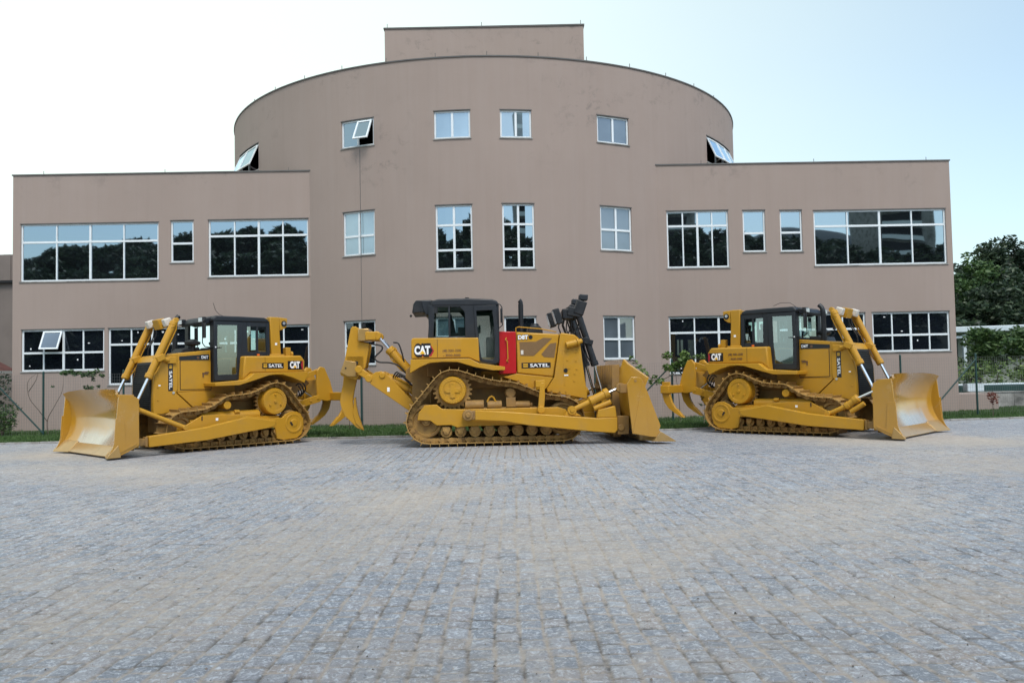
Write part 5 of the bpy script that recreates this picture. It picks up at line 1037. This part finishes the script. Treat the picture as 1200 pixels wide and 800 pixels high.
# low stained wall, pipe rail
lwl = thing('low_wall', 'low stained concrete wall right of the building, topped by a pale pipe', 'wall', (17.3, 31.3, 0))
m = MB()
for k in range(14): m.span((k * .82 + .004, 0, -.05), (k * .82 + .816, .16, .60))
m.build('panels', 'concrete', lwl, bevel=.01)
m = MB(); m.span((-.05, -.03, .60), (11.5, .19, .64)); m.build('cap', 'concrete', lwl, bevel=.005)
m = MB(); m.span((-.02, .16, .66), (.6, .5, .95)); m.cyl((-.6, .9, .88), (14, .9, .94), .045, n=10); 
for k in range(8): m.cyl((-.5 + 2 * k, .9, 0), (-.5 + 2 * k, .9, .88), .02, n=6)
m.build('pipe_rail', 'roofpaint', lwl)
m = MB(); m.span((-1.0, .8, .3), (12, .86, .86)); m.build('green_panel', 'fence', lwl)
m = MB(); m.span((-2.2, -1.8, 0), (-.02, .1, .62)); m.build('plinth', 'facade', lwl)
# left neighbour
lb2 = thing('neighbour_building', 'brown building with corrugated parapet just visible at the left edge', 'building', (-26, 34, 0))
m = MB(); m.span((-6, 0, 0), (6.9, 10, 5.9)); m.build('wall', 'brownclad', lb2)
m = MB()
for k in range(46): m.span((-6 + k * .285, -.10 - .03 * (k % 2), 5.9), (-6 + (k + 1) * .285, .2, 7.0))
m.build('corrugated_parapet', 'brownclad', lb2, smooth=0)
m = MB(); m.span((-6, -.16, 5.83), (6.95, 0, 5.93)); m.build('gutter', 'dark', lb2)
wn = MB(); wn.span((5.55, -.05, 2.6), (6.4, -.02, 5.5)); wq = wn.build('window', 'dark', lb2); m = MB(); m.span((5.6, -.06, 2.7), (6.35, -.05, 5.4)); m.build('pane', 'panegrey', wq, smooth=0)
m = MB()
for z in (3.6, 4.6): m.span((5.55, -.08, z), (6.4, -.05, z + .1))
m.build('frame', 'alu', wq, smooth=0)
# porch roof and shrub at the left edge
pr = thing('porch', 'small maroon-tiled porch roof at the far left edge above a green shrub', 'porch', (-20.5, 30.3, 0))
m = MB(); m.prism([(-2, 2.15), (-1.5, 2.62), (.9, 2.62), (1.75, 2.15)], -1, 1); m.build('tiled_roof', 'redtile', pr, bevel=.03)
m = MB(); m.span((-2, -1.02, 2.06), (1.8, 1, 2.15)); m.build('fascia', 'alu', pr)
m = MB()
for x in (-1.8, 1.5): m.cyl((x, -.8, 0), (x, -.8, 2.1), .06, n=8)
m.build('post', 'bark', pr)
sh = thing('shrub', 'dense dark green shrub filling the corner at the left edge below the porch', 'shrub', (-18.3, 28.0, 0)); leaf_cloud('foliage', 'leafdark', sh, [((random.uniform(-1.2, .75), random.uniform(-.4, .5), random.uniform(.6, 1.9)), (.5, .4, .45)) for _ in range(18)], 380, .075, 61)
m = MB(); [m.tube([(0, 0, 0), (random.uniform(-.7, .7), random.uniform(-.3, .3), 1.4)], [.03, .01], 6) for _ in range(7)]; m.build('stems', 'bark', sh)
sh = thing('shrub', 'low bright leafy shrub against the fence at the left edge', 'shrub', (-16.0, 25.9, 0)); leaf_cloud('foliage', 'leafmid', sh, [((random.uniform(-.5, .35), random.uniform(-.2, .2), random.uniform(.35, .95)), (.24, .2, .2)) for _ in range(12)], 1500, .05, 62)
m = MB(); [m.tube([(0, 0, 0), (random.uniform(-.4, .3), 0, .7)], [.02, .008], 6) for _ in range(5)]; m.build('stems', 'bark', sh)
# thin climbers and saplings on the lawn
def sapling(name, label, loc, stems, leaves, mat, lsize, seed, n=24, cat='sapling', stemmat='bark', r=.014):
    t = thing(name, label, cat, loc); m = MB()
    for s in stems: c_ = catmull(s, 6, False); m.tube(c_, [r * (1 - .7 * k / len(c_)) for k in range(len(c_))], 6)
    m.build('stem', stemmat, t)
    leaf_cloud('leaves', mat, t, [(p, (q, q, q * .8)) for p, q in leaves], n / .01, lsize, seed); return t
rs = random.Random(5)
sapling('climber', 'thin forked climber with bare stems left of the first fence post', (-15.35, 26.0, 0), [[(.75, 0, 0), (.72, 0, .5), (.95, 0, .95), (1.18, 0, 1.4), (1.22, 0, 1.9)], [(.72, 0, .45), (.45, 0, .8), (.15, 0, 1.2), (.10, 0, 1.7), (.35, 0, 1.95)], [(.12, 0, 1.4), (.35, 0, 1.75), (.42, 0, 2.0)]],
        [((1.22 + .12 * k, rs.uniform(-.06, .06), 1.93 + rs.uniform(-.07, .07)), .10) for k in range(11)] + [((.9, 0, 1.55), .05), ((1.95, 0, 1.5), .09), ((2.1, 0, 1.48), .08), ((2.3, 0, 1.52), .06), ((2.5, 0, 1.4), .06), ((2.15, 0, 1.75), .07)], 'leafmid', .06, 11, 30)
sapling('climber', 'leafy climber spreading over the fence between the middle blade and the right ripper', (4.9, 25.85, 0), [[(.30, 0, 0), (.28, 0, .8), (.2, 0, 1.5), (.15, 0, 2.05)], [(.2, 0, 1.6), (-.3, 0, 1.35), (-.6, 0, 1.45), (-1.0, 0, 1.9), (-1.25, 0, 2.1)], [(.22, 0, 1.9), (.6, 0, 2.0), (1.0, 0, 2.05)]],
        [((.1 + rs.uniform(-.3, .45), rs.uniform(-.1, .1), 1.95 + rs.uniform(-.22, .22)), .14) for k in range(13)] + [((-.3 - .05 * k + rs.uniform(-.15, .15), 0, 1.38 + rs.uniform(-.1, .12)), .09) for k in range(6)] + [((-.7 - .12 * k, 0, 1.55 + .13 * k), .09) for k in range(5)] + [((1.05, 0, 2.1), .13), ((.85, 0, 2.08), .1)], 'leafbright', .065, 12, 22)
sapling('staked_sapling', 'young staked sapling on the lawn below the right ripper', (5.0 + .65, 24.6, 0), [[(0, 0, 0), (.02, 0, .5), (0, 0, 1.05)]], [((0, 0, .85), .13), ((-.04, 0, .65), .09)], 'leafmid', .05, 13, 20, stemmat='barkpale', r=.012)
sapling('red_plant', 'small red-leaved plant at the wall foot beside the left blade', (-13.55, 25.6, 0), [[(0, 0, 0), (0, 0, .35)]], [((0, 0, .30), .12), ((.03, 0, .44), .09), ((-.02, 0, .14), .08)], 'leafred', .05, 14, 30, 'plant')
sapling('red_plant', 'small red-leaved plant on the lawn below the tall ripper shank', (-4.72 - .35, 25.6, 0), [[(0, 0, 0), (0, 0, .5)]], [((0, 0, .45), .12), ((.03, 0, .56), .09)], 'leafred', .05, 15, 20, 'plant')
sapling('red_shrub', 'round red-brown shrub on a thin stem in front of the low stained wall', (15.05, 26.0, 0), [[(0, 0, 0), (0, 0, .55)]], [((0, 0, .62), .19), ((.05, 0, .5), .14), ((-.06, 0, .72), .12)], 'leafred', .045, 16, 22, 'shrub')
sapling('thin_shrub', 'sparse twiggy plant against the wall beside the right blade', (13.1, 25.9, 0), [[(0, 0, 0), (.02, 0, .3), (.12, 0, .55), (.1, 0, .8)], [(.02, 0, .25), (-.2, 0, .32), (-.35, 0, .3)]], [((.1, 0, .7), .06), ((-.3, 0, .3), .05)], 'leafred', .035, 17, 20, 'plant')
# behind the photographer: wooded ridge and apartment towers that the windows mirror
rg_ = MB(); NX = 70
for j in range(12):
    for i in range(NX):
        x = -230 + i * 6.6; y = -62 - j * 9; hgt = 15 + 14 * math.exp(-((x + 8) / 115) ** 2) + 4 * noise.noise(Vector((x * .03, y * .03, 3))); rg_.v.append((x, y, max(-.2, hgt * math.sin(PI * min(1, (j + .0) / 7) * .5) - .1)))
rg_.f = [(j * NX + i, j * NX + i + 1, (j + 1) * NX + i + 1, (j + 1) * NX + i) for j in range(11) for i in range(NX - 1)]
props(rg_.build('hill', 'leafdark', smooth=60), kind='structure')
rs = random.Random(9); cl = []
for _ in range(620):
    x = rs.uniform(-220, 220); y = rs.uniform(-125, -66); hh = (15 + 14 * math.exp(-((x + 8) / 115) ** 2)) * math.sin(PI * .5 * max(0, min(1, (-62 - y) / 63)))
    q = rs.uniform(2.5, 4.6); cl.append(((x, y, max(0, hh) + rs.uniform(1.2, 4.6)), (q, q, q * .8)))
wd = leaf_cloud('woodland', 'leafdark', None, cl, 60, .7, 55); props(wd, 'wooded hillside behind the camera, mirrored in the windows', 'woodland', kind='stuff')
for nm_, (x, y, w_, d_, h_) in (('a', (84, -112, 11, 14, 50)), ('b', (37, -112, 8, 14, 58))):
    ab = thing('apartment_tower', {'a': 'pale apartment tower with striped balconies mirrored in the upper right windows', 'b': 'tall apartment tower mirrored in the middle windows', 'c': ''}[nm_], 'building', (x, y, 0))
    m = MB(); m.span((-w_ / 2, -d_ / 2, 0), (w_ / 2, d_ / 2, h_)); m.build('wall', 'concrete', ab)
    m = MB(); 
    for k in range(int(h_ / 3)): m.span((-w_ / 2 - .1, d_ / 2, k * 3 + .9), (w_ / 2 * .55, d_ / 2 + .6, k * 3 + 2.6))
    m.build('balconies', 'dark', ab)
    m = MB()
    for k in range(int(h_ / 3)): m.span((-w_ / 2 - .2, d_ / 2 + .6, k * 3 + .1), (w_ / 2 * .55, d_ / 2 + .8, k * 3 + 1.0))
    m.build('parapets', 'alu', ab)

mt_ = MB(); NX = 60
for j in range(8):
    for i in range(NX):
        x = -420 + i * 16.0; e_ = 40 + 62 * math.exp(-((x - 215) / 80) ** 2) + 30 * math.exp(-((x + 250) / 90) ** 2) + 7 * noise.noise(Vector((x * .02, 0, 9))); mt_.v.append((x, -380 - j * 25, e_ * math.sin(PI * min(1, j / 5) * .5) - .1))
mt_.f = [(j * NX + i, j * NX + i + 1, (j + 1) * NX + i + 1, (j + 1) * NX + i) for j in range(7) for i in range(NX - 1)]
MT['far'] = simple('far_hill_cover', (.03, .045, .055), .95, var=.4, scale=.03)
props(mt_.build('hill', 'far', smooth=60), kind='structure')

# grit, chips and dry leaves lying on the yard
rs_ = np.random.RandomState(31); gm = MB()
for _ in range(520):
    y = 4 + 17 * rs_.rand() ** 1.6; x = rs_.uniform(-.72, .72) * y; q = rs_.uniform(.003, .008) * (1.6 if rs_.rand() < .1 else 1); a = rs_.uniform(0, 6.28)
    v = [(x + q * math.cos(a + t) * rs_.uniform(.6, 1.3), y + q * math.sin(a + t) * rs_.uniform(.6, 1.3), .001) for t in (0, 1.57, 3.14, 4.71)]; gm.add(v + [(x, y, .004 + q * .7)], [(0, 1, 4), (1, 2, 4), (2, 3, 4), (3, 0, 4)])
MT['grit'] = leafmat('grit', (.04, .035, .03), (.16, .13, .11), (.4, .36, .32))
props(gm.build('grit', 'grit', smooth=0), 'scattered grit, stone chips and dry leaf bits on the cobbles', 'grit', kind='stuff')
